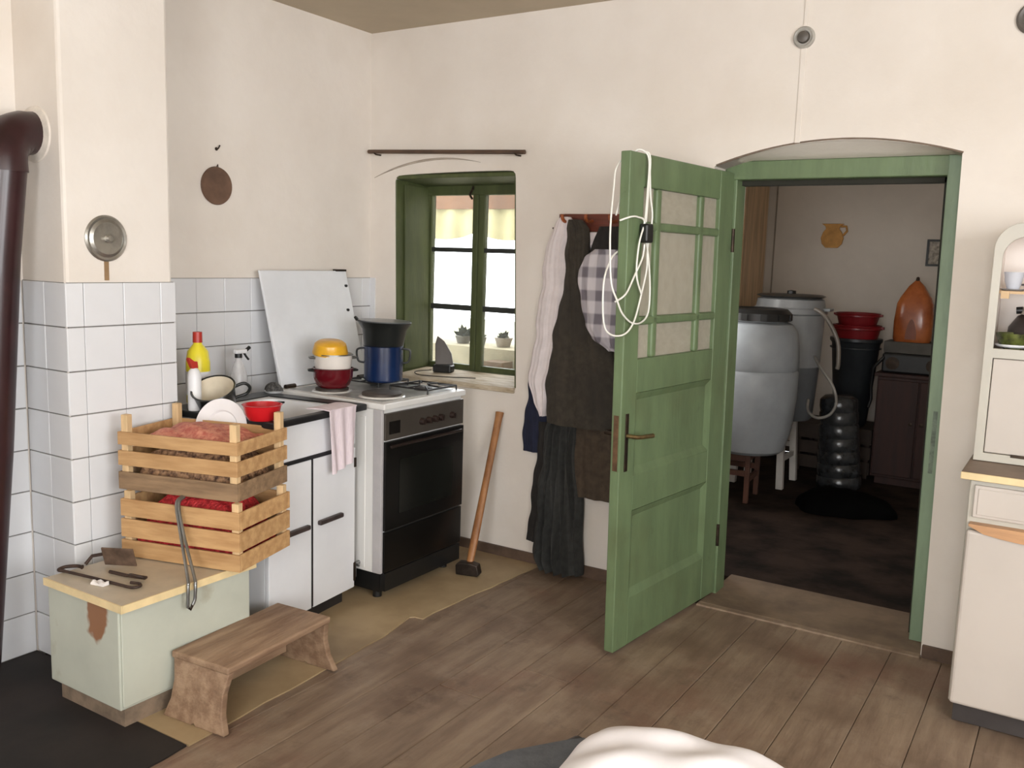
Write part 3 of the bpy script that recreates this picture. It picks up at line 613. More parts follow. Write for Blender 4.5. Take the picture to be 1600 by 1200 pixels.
MB().shell(lambda u, v: Vector((0.67+0.05*u, -2.095+0.022*v+0.01*u, 0.4235+0.008*abs(math.sin(5*u+3*v)))), 6, 4, lambda u, v: Vector((0.67+0.05*u, -2.095+0.022*v+0.01*u, 0.418))).build('sheet', mat('white_paper', (226, 220, 216), 0.8), t)

# crates -----------------------------------------------------------
CA = math.atan2(0.125, 0.462)
def crate(label, loc, rot, gap_slats, mats, ph=0.262):
    t = thing('slatted_crate', label, 'crate', loc, rot, group='stacked slatted crates')
    LX, LY = 0.478, 0.318
    for i, (z0, z1) in enumerate(gap_slats):
        for sy in (0, 1):
            y0 = 0 if sy == 0 else LY-0.008
            MB().box(0, LX, y0, y0+0.008, z0, z1).build('slat', mats[i], t, bevel=0.0015, local=True)
        for sx in (0, 1):
            x0 = 0.0 if sx == 0 else LX-0.008
            MB().box(0, LY-0.017, 0, 0.008, z0, z1, Matrix.Translation((x0+0.008, 0.0085, 0)) @ Matrix.Rotation(PI/2, 4, 'Z')).build('slat', mats[i], t, bevel=0.0015, local=True)
    for k in range(5):
        y0 = 0.009+k*0.0605
        MB().box(0.009, LX-0.009, y0, y0+0.054, 0.0, 0.007).build('bottom_slat', wood, t, local=True)
    for sx in (0.009, LX-0.009-0.026):
        for sy in (0.0085, LY-0.0085-0.026):
            MB().box(sx, sx+0.026, sy, sy+0.026, 0.007, ph).build('post', woodp, t, bevel=0.002, local=True)
    return t
C1 = Vector((0.505, -1.870, 0.418))
crate('lower wooden slatted crate holding a red net sack, on mint cabinet', tuple(C1), CA, [(0.003, 0.062), (0.072, 0.137), (0.147, 0.208)], [wood, wood, wood], 0.2355)
C2 = Vector((0.478, -1.856, 0.418+0.236))
crate('upper wooden slatted crate with greyed bottom slat, stacked on the other', tuple(C2), CA+0.01, [(0.0, 0.062), (0.085, 0.137), (0.158, 0.203)], [wood_g, wood, wood])
def sack(name, label, cat, base, rot, lx, ly, z0, zt, amp, m, seed, bulge=0.03):
    rr = random.Random(seed); fx = [(rr.uniform(8, 30), rr.uniform(8, 30), rr.uniform(0, 6), rr.uniform(0.3, 1)) for _ in range(7)]
    t = thing(name, label, cat, tuple(base), rot)
    def top(u, v):
        e = 1-max(abs(2*u-1), abs(2*v-1))**6
        z = zt + amp*sum(w*math.sin(a*u+b*v+p) for a, b, p, w in fx)/3 + bulge*(1-(2*u-1)**2)*(1-(2*v-1)**2)
        return Vector((lx*u, ly*v, z0+(z-z0)*max(0.25, e)))
    MB().shell(top, 40, 28, lambda u, v: Vector((lx*u, ly*v, z0)), Matrix.Translation((0.038, 0.037, 0))).build('body', m, t, smooth=60, local=True)
    return t
rnet = mat('red_net', (216, 56, 58), 0.6, 0.3, 60, rgb2=(150, 26, 30), bump=0.8, bscale=120)
sack('net_sack', 'bright red net sack filling the lower crate', 'net sack', C1, CA, 0.402, 0.244, 0.008, 0.214, 0.006, rnet, 2, 0.010)
# walnuts in upper crate (uncountable heap) under a pink film
t = sack('nut_heap', 'heap of brown nuts seen through the upper crate slats', 'nuts', C2, CA+0.01, 0.402, 0.244, 0.008, 0.15, 0.010, mat('brown_nuts', (176, 136, 100), 0.7, 0.3, 45, rgb2=(70, 44, 32), bump=1.0, bscale=60), 4, 0.01)
t['kind'] = 'stuff'
pf = mat('pink_net', (206, 138, 112), 0.6, 0.2, 40, rgb2=(170, 84, 70), bump=0.6, bscale=90)
sack('net_sack', 'faded pink net sack folded over the nuts in upper crate', 'net sack', C2, CA+0.01, 0.402, 0.244, 0.165, 0.19, 0.010, pf, 9, 0.035)
# grey strap hanging out of the lower crate
t = thing('wire_tongs', 'grey metal tongs hanging over the front of lower crate', 'tongs', (0.78, -1.83, 0.62))
g1 = [(0.735, -1.79, 0.655), (0.745, -1.822, 0.636), (0.80, -1.85, 0.55), (0.905, -1.905, 0.435), (0.918, -1.915, 0.415), (0.922, -1.92, 0.36), (0.922, -1.92, 0.345)]
MB().tube(smooth_path(g1), 0.0055, 8).build('arm', chrome, t, smooth=60)
g2 = [(0.745, -1.79, 0.655), (0.755, -1.82, 0.636), (0.812, -1.846, 0.55), (0.912, -1.885, 0.435), (0.925, -1.892, 0.415), (0.928, -1.897, 0.37), (0.926, -1.905, 0.35)]
MB().tube(smooth_path(g2), 0.0055, 8).build('arm', chrome, t, smooth=60)
MB().tube([(0.922, -1.92, 0.347), (0.924, -1.912, 0.336), (0.926, -1.905, 0.352)], 0.005, 8).build('end_hook', iron, t, smooth=60)

# step stool --------------------------------------------------------
t = thing('step_stool', 'low worn wooden step stool with curved ends before cabinet', 'step stool', (1.004, -1.715, 0), (0, 0, 0.073))
ow = mat('grimy_wood', (164, 136, 110), 0.65, 0.18, 3, stretch=(8, 1, 8), rgb2=(128, 100, 78), bump=0.25, bscale=14, stain=((84, 62, 48), 9, 0.6, 0.72, 0.45))
MB().box(-0.125, 0.125, -0.245, 0.245, 0.186, 0.210).build('tread', ow, t, bevel=0.006, local=True)
side = [(-0.118, 0.0), (-0.085, 0.0)]
def legpoly():
    L_ = [(-0.122, 0.188), (-0.108, 0.12), (-0.112, 0.06), (-0.135, 0.0), (-0.01, 0.0), (0.0, 0.008), (0.01, 0.0), (0.135, 0.0), (0.112, 0.06), (0.108, 0.12), (0.122, 0.188)]
    return L_
for sy in (-1, 1):
    mb = MB().prism(legpoly(), -0.012, 0.012, 'xzy', T=Matrix.Translation((0, sy*0.226, 0)) @ Matrix(((1, 0, 0, 0), (0, 1, -sy*0.20, sy*0.0376), (0, 0, 1, 0), (0, 0, 0, 1))))
    mb.build('end_board', ow, t, bevel=0.004, local=True)
MB().box(-0.085, -0.067, -0.225, 0.225, 0.04, 0.188).build('apron', ow, t, local=True)
MB().box(-0.067, -0.0665, -0.15, -0.07, 0.11, 0.155).build('paper_label', mat('blue_grey_label', (150, 146, 158), 0.7, 0.3, 40), t, local=True)

# sink unit ----------------------------------------------------------
SR = math.radians(5.5); SL = (0.728, -0.918, 0)
t = thing('sink_cabinet', 'white two door sink cabinet with black worktop rim', 'sink cabinet', SL, (0, 0, SR))
W_ = 0.53
body = MB().box(-0.5, -0.022, -W_, 0, 0.07, 0.70).box(-0.5, -0.022, -W_, -W_+0.018, 0.70, 0.845).box(-0.5, -0.022, -0.018, 0, 0.70, 0.845).build('body', white_en, t, local=True)
MB().box(-0.47, -0.05, -W_+0.02, -0.02, 0.0, 0.07).build('plinth', mat('dark_plinth', (40, 34, 30), 0.8), t, local=True)
blk = mat('black_trim', (28, 28, 30), 0.4, 0.1)
MB().box(-0.02, 0.0, -W_, -0.0, 0.700, 0.842).build('fascia', white_en, t, bevel=0.003, local=True)
MB().box(-0.02, 0.004, -W_, -0.02, 0.686, 0.699).build('trim_strip', blk, t, local=True)
bh = mat('brown_black_handle', (62, 52, 50), 0.4, 0.2, 14)
MB().box(-0.0215, -0.0005, -0.2825, -0.2725, 0.075, 0.685).build('seam_strip', blk, t, local=True)
for (y0, y1) in ((-W_, -0.283), (-0.272, 0.0)):
    d = MB().box(-0.02, 0.0, y0, y1, 0.070, 0.684).build('door', white_en, t, bevel=0.003, local=True)
    hy0, hy1 = (-0.45, -0.31) if y0 < -0.4 else (-0.25, -0.10)
    MB().box(0.001, 0.022, hy0, hy1, 0.408, 0.428).build('handle', bh, d, bevel=0.006, local=True)
MB().box(-0.012, 0.004, -0.008, 0.004, 0.10, 0.18).build('hinge', iron, t, local=True)
MB().box(-0.012, 0.004, -0.008, 0.004, 0.60, 0.64).build('hinge', iron, t, local=True)
# worktop rim (black) around the basin
r_ = MB().box(-0.42, -0.27, -W_+0.025, -W_+0.13, 0.845, 0.872).box(-0.52, 0.035, -W_-0.008, -W_+0.025, 0.845, 0.872).box(-0.52, 0.045, -0.055, 0.022, 0.845, 0.872).box(0.0, 0.035, -W_+0.025, -0.055, 0.845, 0.872).box(-0.52, -0.42, -W_+0.025, -0.055, 0.845, 0.872)
r_.build('worktop', blk, t, bevel=0.006, local=True)
bz = MB()
def rrect(x0, x1, y0, y1, r, z, n=6):
    out = []
    for (cx, cy, a0) in ((x1-r, y1-r, 0), (x0+r, y1-r, PI/2), (x0+r, y0+r, PI), (x1-r, y0+r, 1.5*PI)):
        for k in range(n+1): out.append((cx+r*math.cos(a0+PI/2*k/n), cy+r*math.sin(a0+PI/2*k/n), z))
    return out
loops = [rrect(-0.425, 0.005, -W_+0.02, -0.05, 0.01, 0.868), rrect(-0.40, -0.015, -W_+0.04, -0.07, 0.06, 0.864), rrect(-0.38, -0.035, -W_+0.06, -0.09, 0.06, 0.76), rrect(-0.35, -0.065, -W_+0.09, -0.12, 0.05, 0.742),
         rrect(-0.35, -0.065, -W_+0.09, -0.12, 0.05, 0.735), rrect(-0.39, -0.025, -W_+0.05, -0.08, 0.06, 0.755), rrect(-0.425, 0.005, -W_+0.02, -0.05, 0.01, 0.855)]
vs = [p for l_ in loops for p in l_]; n = 28; fs = []
for i in range(len(loops)-1):
    for k in range(n): fs.append((i*n+k, i*n+(k+1) % n, (i+1)*n+(k+1) % n, (i+1)*n+k))
for k in range(n): fs.append((6*n+k, 6*n+(k+1) % n, (k+1) % n, k))
fs.append(tuple(3*n+k for k in range(n))); fs.append(tuple(4*n+k for k in range(n)))
bz.add(vs, fs).build('basin', white_en, t, smooth=40, local=True)
SM = Matrix.Translation(SL) @ Matrix.Rotation(SR, 4, 'Z')
def sp(x_, y_, z_): return tuple(SM @ Vector((x_, y_, z_)))
# towel over front rim
t = thing('towel', 'thin pale pink towel hung over sink front edge', 'towel', sp(0.03, -0.15, 0.6))
tm = mat('pink_cloth', (226, 212, 216), 0.9, 0.06, 30, stretch=(1, 6, 1), rgb2=(214, 198, 204))
def tw(u, v):
    # v 0 bottom .. 1 top/back ; local sink coords
    y = -0.262 + 0.02 + (0.19-0.055*(1-v))*u + 0.03*(1-v)
    f = 0.006*math.sin(u*16+2*v)*(1-0.6*v)
    if v < 0.8: return SM @ Vector((0.050+f, y, 0.615+0.262*v/0.8 + 0.03*u*(1-v)))
    w = (v-0.8)/0.2; return SM @ Vector((0.050-0.11*w+f*0.3, y, 0.878+0.004*math.sin(w*PI)))
def twb(u, v):
    p = tw(u, v); return p + ((SM.to_3x3() @ Vector((-0.004, 0, 0))) if v < 0.8 else Vector((0, 0, -0.004)))
MB().shell(tw, 24, 30, twb).build('cloth', tm, t, smooth=60)
# bottles and dishes at the sink
def lathe_thing(name, label, cat, loc, parts, rot=(0, 0, 0), n=28, group=None):
    t = thing(name, label, cat, loc, rot, group)
    for (pn, prof, m) in parts: MB().lathe(prof, n).build(pn, m, t, smooth=35, local=True)
    return t
yel = mat('yellow_plastic', (226, 210, 50), 0.35, 0.04); redc = mat('red_cap', (176, 52, 40), 0.4, 0.05); wpl = mat('white_plastic', (222, 222, 224), 0.4, 0.03)
t = lathe_thing('cleaner_bottle', 'yellow bottle with white label and red cap behind pot', 'bottle', (0.285, -1.360, 0.873),
   [('body', [(0, 0), (0.042, 0), (0.046, 0.01), (0.047, 0.17), (0.040, 0.215), (0.018, 0.243), (0.016, 0.255), (0, 0.255)], yel), ('cap', [(0, 0.25), (0.019, 0.25), (0.018, 0.292), (0, 0.294)], redc),
    ('paper_label', [(0.0466, 0.04), (0.0478, 0.04), (0.0484, 0.135), (0.0472, 0.135)], wpl)])
t = lathe_thing('spray_bottle', 'slim white bottle with red nozzle beside chimney breast', 'bottle', (0.392, -1.463, 0.873),
   [('body', [(0, 0), (0.024, 0), (0.026, 0.01), (0.026, 0.135), (0.020, 0.155), (0.010, 0.165), (0, 0.165)], wpl)])
MB().prism([(-0.014, 0.164), (0.014, 0.164), (0.010, 0.19), (-0.004, 0.192), (-0.026, 0.208), (-0.030, 0.200)], -0.009, 0.009, 'yzx').build('nozzle', redc, t, bevel=0.002, local=True)
cl = glassmat('clear_plastic', (214, 212, 212), 0.55, 0.2)
t = lathe_thing('spray_bottle', 'clear spray bottle with black trigger against the tiles', 'bottle', (0.17, -1.055, 0.866),
   [('body', [(0, 0), (0.036, 0), (0.038, 0.01), (0.037, 0.08), (0.026, 0.12), (0.015, 0.15), (0.013, 0.165), (0, 0.165)], cl), ('collar', [(0, 0.162), (0.016, 0.162), (0.016, 0.180), (0, 0.180)], BP)])
MB().box(-0.012, 0.012, -0.02, 0.04, 0.180, 0.198).build('head', wpl, t, bevel=0.004, local=True)
MB().tube([(0, 0.03, 0.182), (0, 0.042, 0.165), (0, 0.056, 0.150)], 0.005, 8).build('trigger', BP, t, local=True)
MB().cyl((0, 0.04, 0.19), (0, 0.062, 0.204), 0.008, n=10).build('nozzle', BP, t, local=True)
be = mat('black_enamel', (26, 28, 27), 0.3, 0.1); ce = mat('cream_enamel', (216, 204, 182), 0.35, 0.06)
t = thing('enamel_pot', 'black enamel pot with cream inside tipped towards the room', 'pot', (0.439, -1.382, 0.864))
t.rotation_euler = (Matrix.Rotation(math.radians(-38), 4, 'Z') @ Matrix.Rotation(math.radians(14), 4, 'X') @ Matrix.Rotation(math.radians(25), 4, 'Y')).to_euler()
MB().lathe([(0, 0), (0.055, 0), (0.066, 0.008), (0.080, 0.105), (0.0865, 0.112), (0.084, 0.116), (0.078, 0.113)], 36).build('body', be, t, smooth=35, local=True)
MB().lathe([(0.0785, 0.113), (0.0775, 0.105), (0.063, 0.012), (0.05, 0.006), (0, 0.006), (0, 0.004), (0.05, 0.004), (0.064, 0.01), (0.079, 0.108)], 36).build('inside', ce, t, smooth=35, local=True)
MB().tube(smooth_path([(0, 0.077, 0.095), (0, 0.115, 0.10), (0, 0.132, 0.075), (0, 0.115, 0.05), (0, 0.07, 0.045)]), 0.0065, 8).build('handle', be, t, smooth=60, local=True)
t = thing('dinner_plate', 'white plate propped on edge in front of the pot', 'plate', (0.588, -1.497, 0.836))
t.rotation_euler = (Matrix.Rotation(math.radians(-70), 4, 'Z') @ Matrix.Rotation(math.radians(78), 4, 'Y')).to_euler()
MB().lathe([(0, -0.012), (0.055, -0.012), (0.062, -0.006), (0.105, 0.004), (0.106, 0.008), (0.064, 0.0), (0.058, -0.006), (0, -0.007)], 48).build('disc', mat('white_china', (232, 230, 230), 0.2, 0.02), t, smooth=25, local=True)
t = lathe_thing('mixing_bowl', 'red bowl on the sink rim behind the crate post', 'bowl', (0.730, -1.428, 0.873),
   [('body', [(0, 0), (0.05, 0), (0.062, 0.02), (0.07, 0.055), (0.075, 0.057), (0.068, 0.058), (0.058, 0.022), (0.045, 0.008), (0, 0.008)], mat('red_enamel', (188, 24, 32), 0.3, 0.06))])
MB().box(-0.014, 0.014, 0.068, 0.10, 0.050, 0.058).build('handle_ear', be, t, bevel=0.003, local=True)
t = thing('scouring_pad', 'grey steel wool on a white dish at the sink rim', 'scouring pad', (0.27, -0.945, 0.873))
MB().lathe([(0, 0), (0.035, 0), (0.042, 0.008), (0.03, 0.01), (0, 0.01)], 24).build('dish', wpl, t, smooth=35, local=True)
rr = random.Random(11); pts = [(rr.uniform(-0.5, 0.5), rr.uniform(0, 6)) for _ in range(6)]
sw = MB(); nu, nv = 24, 10
def swp(u, v):
    a = u*2*PI; r = 0.038*math.cos(v*PI/2)*(1+0.22*math.sin(4*a+1)+0.1*math.sin(9*a)); return Vector((r*math.cos(a), r*math.sin(a), 0.010+0.032*math.sin(v*PI/2)*(1+0.15*math.sin(5*a+2))))
sw.add([swp(i/nu, j/nv) for j in range(nv+1) for i in range(nu)], [(j*nu+i, j*nu+(i+1) % nu, (j+1)*nu+(i+1) % nu, (j+1)*nu+i) for j in range(nv) for i in range(nu)] + [tuple(range(nu-1, -1, -1))])
sw.build('wool', mat('steel_wool', (96, 94, 92), 0.7, 0.35, 90, bump=1.0, bscale=200), t, smooth=60, local=True)

# cooker -------------------------------------------------------------
t = thing('gas_cooker', 'white cooker with black glass oven door and raised lid', 'cooker', (0.52, -0.565, 0))
Y0, Y1 = -0.855, -0.275; XF = 0.812
cw = mat('cooker_white', (224, 222, 218), 0.3, 0.03, 3, stretch=(1, 1, 0.3))
MB().box(0.20, XF, Y0, Y1, 0.125, 0.845).build('body', cw, t, bevel=0.004)
for yy in (-0.80, -0.73):  # pressed ribs of the side panel
    pass
for xx in (0.52, 0.60, 0.68):
    MB().box(xx, xx+0.05, Y0-0.003, Y0+0.001, 0.14, 0.81).build('side_rib', cw, t, bevel=0.002)
MB().box(0.775, 0.822, Y0-0.004, Y0+0.012, 0.128, 0.845).build('corner_trim', mat('grey_trim', (176, 172, 172), 0.4, 0.05), t, bevel=0.003)
MB().box(0.25, 0.79, Y0+0.03, Y1-0.02, 0.03, 0.125).build('plinth', BP, t)
for (a, b_) in ((0.28, Y0+0.05), (0.76, Y0+0.05), (0.28, Y1-0.05), (0.76, Y1-0.05)): MB().cyl((a, b_, 0.003), (a, b_, 0.035), 0.02).build('foot', BP, t)
MB().box(0.20, 0.836, Y0-0.004, Y1+0.004, 0.845, 0.872).build('hob', cw, t, bevel=0.005)
MB().box(0.24, 0.79, Y0+0.035, Y1-0.035, 0.871, 0.8735).build('hob_pan', mat('worn_grey_enamel', (150, 150, 148), 0.35, 0.2, 8), t)
cp = MB().box(XF, 0.830, Y0+0.012, Y1-0.004, 0.712, 0.828).build('control_panel', mat('brown_grey_panel', (66, 60, 54), 0.35, 0.1), t, bevel=0.003)
MB().box(0.829, 0.833, Y0+0.035, Y0+0.105, 0.737, 0.792).build('clock', mat('dark_clock', (22, 20, 19), 0.2), cp)
for k, yy in enumerate((-0.60, -0.552, -0.507, -0.463, -0.375)):
    kn = MB().lathe([(0, 0), (0.016, 0), (0.015, 0.012), (0.012, 0.02), (0, 0.02)], 20, Matrix.Translation((0.830, yy, 0.765)) @ Matrix.Rotation(PI/2, 4, 'Y')).build('knob', mat('brown_knob', (40, 28, 24), 0.35) if k == 0 else bpy.data.materials['brown_knob'], cp, smooth=35)
    MB().box(0.846, 0.854, yy-0.004, yy+0.004, 0.753, 0.777).build('knob_grip', bpy.data.materials['brown_knob'], kn)
og_ = mat('black_oven_glass', (14, 13, 12), 0.28, 0.1, spec=0.4)
dr = MB().box(XF, 0.834, Y0+0.012, Y1-0.004, 0.315, 0.705).build('oven_door', og_, t, bevel=0.004)
MB().box(0.8342, 0.836, Y0+0.10, Y1-0.09, 0.38, 0.62).build('door_window', mat('oven_window', (22, 23, 20), 0.2, spec=0.4), dr)
MB().box(0.834, 0.850, Y0+0.03, Y1-0.03, 0.678, 0.692).build('handle', mat('dark_brown_bar', (34, 24, 20), 0.3), dr, bevel=0.006)
dw_ = MB().box(XF, 0.830, Y0+0.012, Y1-0.004, 0.13, 0.308).build('drawer', og_, t, bevel=0.004)
MB().box(0.80, 0.828, Y0+0.02, Y1-0.01, 0.045, 0.125).build('kick_panel', BP, t)
tp = MB().tube([(0.70, Y0-0.001, 0.16), (0.70, Y0-0.03, 0.16), (0.70, Y0-0.03, 0.10)], 0.008, 10).build('gas_tap', chrome, t, smooth=60)
MB().box(0.685, 0.735, Y0-0.045, Y0-0.035, 0.155, 0.168).build('tap_lever', chrome, tp, bevel=0.003)
# lid leaning back against wall
Lb = (0.20, 0.876); Lt = (0.055, 1.405)
lid = MB().prism([(0.205, 0.874), (0.060, 1.405), (0.048, 1.405), (0.185, 0.874)], Y0+0.02, Y1+0.015, 'xzy').build('lid', mat('lid_white', (222, 224, 228), 0.22, 0.02), t, bevel=0.004)
for yy in (Y0+0.06, Y1-0.03): MB().cyl((0.215, yy-0.03, 0.88), (0.215, yy+0.03, 0.88), 0.01).build('hinge', iron, lid)
for (yy, zz) in ((-0.305, 1.21), (-0.285, 1.33)): MB().cyl((0.055+0.275*(1.405-zz), yy, zz), (0.068+0.275*(1.405-zz), yy, zz), 0.007).build('stud', BP, lid)
MB().box(0.04, 0.065, -0.335, -0.262, 1.402, 1.412).build('corner_clip', iron, lid)
# hotplates and gas grates
hp = mat('hotplate_iron', (70, 62, 56), 0.6, 0.2, 14, metal=0.2)
for (cx, cy, r) in ((0.68, -0.695, 0.088), (0.42, -0.735, 0.075)):
    p = MB().lathe([(0, 0.8735), (r+0.016, 0.8735), (r+0.012, 0.879), (r, 0.880)], 36, Matrix.Translation((cx, cy, 0))).build('hotplate_ring', mat('bright_ring', (226, 224, 220), 0.2, metal=0.3), t, smooth=35)
    MB().lathe([(0, 0.874), (r, 0.874), (r, 0.889), (r-0.006, 0.892), (r*0.3, 0.890), (0, 0.889)], 36, Matrix.Translation((cx, cy, 0))).build('hotplate', hp, p, smooth=35)
for (cx, cy) in ((0.69, -0.41), (0.40, -0.41)):
    g = MB().lathe([(0, 0.873), (0.045, 0.873), (0.04, 0.884), (0.028, 0.890), (0, 0.890)], 28, Matrix.Translation((cx, cy, 0))).build('gas_burner', mat('burner_cap', (60, 56, 54), 0.5) if cx > 0.5 else bpy.data.materials['burner_cap'], t, smooth=35)
    q = 0.11
    gr = MB()
    for s_ in (-1, 1):
        gr.tube([(cx-q, cy+s_*q, 0.892), (cx+q, cy+s_*q, 0.892)], 0.004, 6); gr.tube([(cx+s_*q, cy-q, 0.892), (cx+s_*q, cy+q, 0.892)], 0.004, 6)
        gr.tube([(cx+s_*q, cy, 0.893), (cx+s_*0.03, cy, 0.896)], 0.004, 6); gr.tube([(cx, cy+s_*q, 0.893), (cx, cy+s_*0.03, 0.896)], 0.004, 6)
        for s2 in (-1, 1): gr.tube([(cx+s_*q, cy+s2*q, 0.893), (cx+s_*q, cy+s2*q, 0.872)], 0.004, 6); gr.tube([(cx+s_*q, cy+s2*q, 0.893), (cx+s_*0.05, cy+s2*0.05, 0.896)], 0.004, 6)
    gr.build('grate', mat('black_grate', (30, 28, 28), 0.5) if cx > 0.5 else bpy.data.materials['black_grate'], t)
# pots on the cooker
re_ = mat('maroon_enamel', (92, 12, 22), 0.2, 0.08, coat=0.3); we_ = mat('white_enamel_pot', (224, 216, 208), 0.25, 0.03); ye_ = mat('mustard_enamel', (224, 168, 44), 0.3, 0.08, 12)
PX_, PY_ = 0.425, -0.735
def ears(t, r, z, m):
    for s_ in (-1, 1):
        MB().tube([(0.3*s_*r*0+r*math.cos(a)*1.0*s_, r*math.sin(a)*1.0, z) if abs(k-2) == 2 else (s_*(r+0.018), r*math.sin(a)*0.8, z) for k, a in enumerate([-0.30, -0.22, 0, 0.22, 0.30])], 0.005, 8).build('ear_handle', m, t, smooth=60, local=True)
t = lathe_thing('cooking_pot', 'dark red enamel pot, lowest of the stack on cooker', 'pot', (PX_, PY_, 0.892),
   [('body', [(0, 0), (0.06, 0), (0.075, 0.012), (0.088, 0.045), (0.091, 0.085), (0.095, 0.088), (0.088, 0.090), (0.084, 0.05), (0, 0.03)], re_)], rot=(0, 0, 0.9), group='stacked enamel pots'); ears(t, 0.09, 0.078, be)
t = lathe_thing('cooking_pot', 'white enamel pot stacked between red and yellow ones', 'pot', (PX_, PY_, 0.892+0.050),
   [('body', [(0, 0), (0.05, 0), (0.07, 0.01), (0.082, 0.045), (0.086, 0.098), (0.090, 0.100), (0.083, 0.102), (0.078, 0.05), (0, 0.03)], we_), ('rim', [(0.084, 0.097), (0.0905, 0.098), (0.0905, 0.103), (0.084, 0.103)], chrome)], rot=(0, 0, 0.9), group='stacked enamel pots'); ears(t, 0.086, 0.085, chrome)
t = lathe_thing('enamel_bowl', 'mustard yellow bowl tipped upside down on top of pots', 'bowl', (PX_-0.006, PY_-0.012, 0.892+0.153),
   [('body', [(0.066, 0.0), (0.078, 0.0), (0.080, 0.006), (0.070, 0.045), (0.056, 0.056), (0, 0.060), (0, 0.055), (0.052, 0.052), (0.064, 0.042)], ye_)], rot=(0.10, 0.12, 0), group='stacked enamel pots')
bl_ = mat('blue_enamel', (17, 38, 76), 0.25, 0.12, 5, coat=0.2)
BX, BY = 0.47, -0.44
t = lathe_thing('stock_pot', 'tall blue enamel stock pot with side handles on cooker', 'pot', (BX, BY, 0.897),
   [('body', [(0, 0), (0.085, 0), (0.092, 0.008), (0.093, 0.165), (0.097, 0.168), (0.089, 0.170), (0.088, 0.012), (0, 0.01)], bl_)], rot=(0, 0, 0.62)); 
for s_ in (-1, 1): MB().tube(smooth_path([(s_*0.092, 0, 0.155), (s_*0.125, 0, 0.145), (s_*0.12, 0, 0.095), (s_*0.092, 0, 0.085)]), 0.005, 8).build('side_handle', be, t, smooth=60, local=True)
t = lathe_thing('deep_pan', 'black flared pan with wide rim set on blue pot', 'pan', (BX, BY, 0.897+0.160),
   [('body', [(0, 0), (0.085, 0.0), (0.094, 0.012), (0.105, 0.085), (0.128, 0.118), (0.131, 0.122), (0.124, 0.122), (0.10, 0.09), (0.086, 0.02), (0, 0.01)], be), ('cover', [(0, 0.124), (0.124, 0.122), (0.126, 0.127), (0, 0.132)], mat('grey_cover', (120, 122, 124), 0.3, 0.06, metal=0.3))], rot=(0.0, 0.03, 0.62))
MB().tube([(-0.128, -0.012, 0.122), (-0.138, -0.010, 0.135), (-0.138, 0.010, 0.135), (-0.128, 0.012, 0.122)], 0.007, 8).build('ear_handle', be, t, smooth=60, local=True)

# axe ------------------------------------------------------------------
t = thing('axe', 'wooden handled axe leaning on wall beside cooker', 'axe', (0.915, -0.33, 0.0))
a0 = Vector((0.925, -0.335, 0.05)); a1 = Vector((0.868, -0.022, 0.735)); dv = (a1-a0)
T_ = Matrix.Translation(a0) @ dv.to_track_quat('Z', 'Y').to_matrix().to_4x4()
MB().lathe([(0, -0.03), (0.016, -0.03), (0.019, 0.05), (0.020, 0.15), (0.0175, 0.45), (0.019, dv.length-0.03), (0.022, dv.length), (0, dv.length)], 16, T_, sy=0.7).build('handle', mat('axe_handle_wood', (168, 116, 70), 0.5, 0.12, 5, stretch=(5, 5, 0.6), rgb2=(132, 86, 50)), t, smooth=35)
hm = mat('forged_steel', (66, 56, 50), 0.45, 0.25, 14, metal=0.6)
T2 = Matrix.Translation((0.925, -0.345, 0.004))
MB().prism([(-0.055, 0.0), (0.05, 0.0), (0.062, 0.01), (0.052, 0.055), (0.02, 0.062), (-0.045, 0.06), (-0.058, 0.045)], -0.024, 0.024, 'xzy', T=T2 @ Matrix.Rotation(0.25, 4, 'Z')).build('head', hm, t, bevel=0.006)

# window-side things --------------------------------------------------
t = thing('curtain_rod', 'thin dark wooden curtain rod on wall above window', 'curtain rod', (0.5, -0.04, 2.0))
MB().tube([(0.012, -0.04, 2.026), (0.978, -0.04, 1.990)], 0.0105, 10).build('rod', mat('dark_rod_wood', (84, 64, 50), 0.6, 0.15, 8), t, smooth=60)
for (x_, z_) in ((0.06, 2.022), (0.93, 1.99)): MB().tube([(x_, 0.0, z_-0.012), (x_, -0.04, z_-0.012), (x_, -0.052, z_-0.006)], 0.004, 8).build('bracket', iron, t, smooth=60)
# flat iron on sill
t = thing('flat_iron', 'old dark clothes iron standing on heel at the window sill', 'iron', (0.40, 0.15, 0.875))
T_ = Matrix.Translation((0.375, 0.175, 0.905))
MB().prism([(-0.05, 0.0), (0.05, 0.0), (0.035, 0.07), (-0.005, 0.135), (-0.045, 0.165), (-0.055, 0.12)], -0.012, 0.012, 'xzy', T=T_ @ Matrix.Rotation(0.5, 4, 'Z') @ Matrix.Rotation(-0.2, 4, 'X')).build('sole', mat('grey_iron_sole', (88, 82, 78), 0.5, 0.12), t, bevel=0.005)
MB().box(-0.052, 0.052, -0.05, 0.02, -0.03, 0.012, T_ @ Matrix.Rotation(0.3, 4, 'Z')).build('heel', BP, t, bevel=0.008)
MB().tube(smooth_path([(0.33, 0.12, 0.886), (0.27, 0.06, 0.878), (0.34, 0.0, 0.872), (0.48, 0.02, 0.873), (0.60, 0.05, 0.876), (0.66, 0.06, 0.878)]), 0.003, 6).build('cord', mat('grey_cord', (70, 62, 54), 0.7), t, smooth=60)
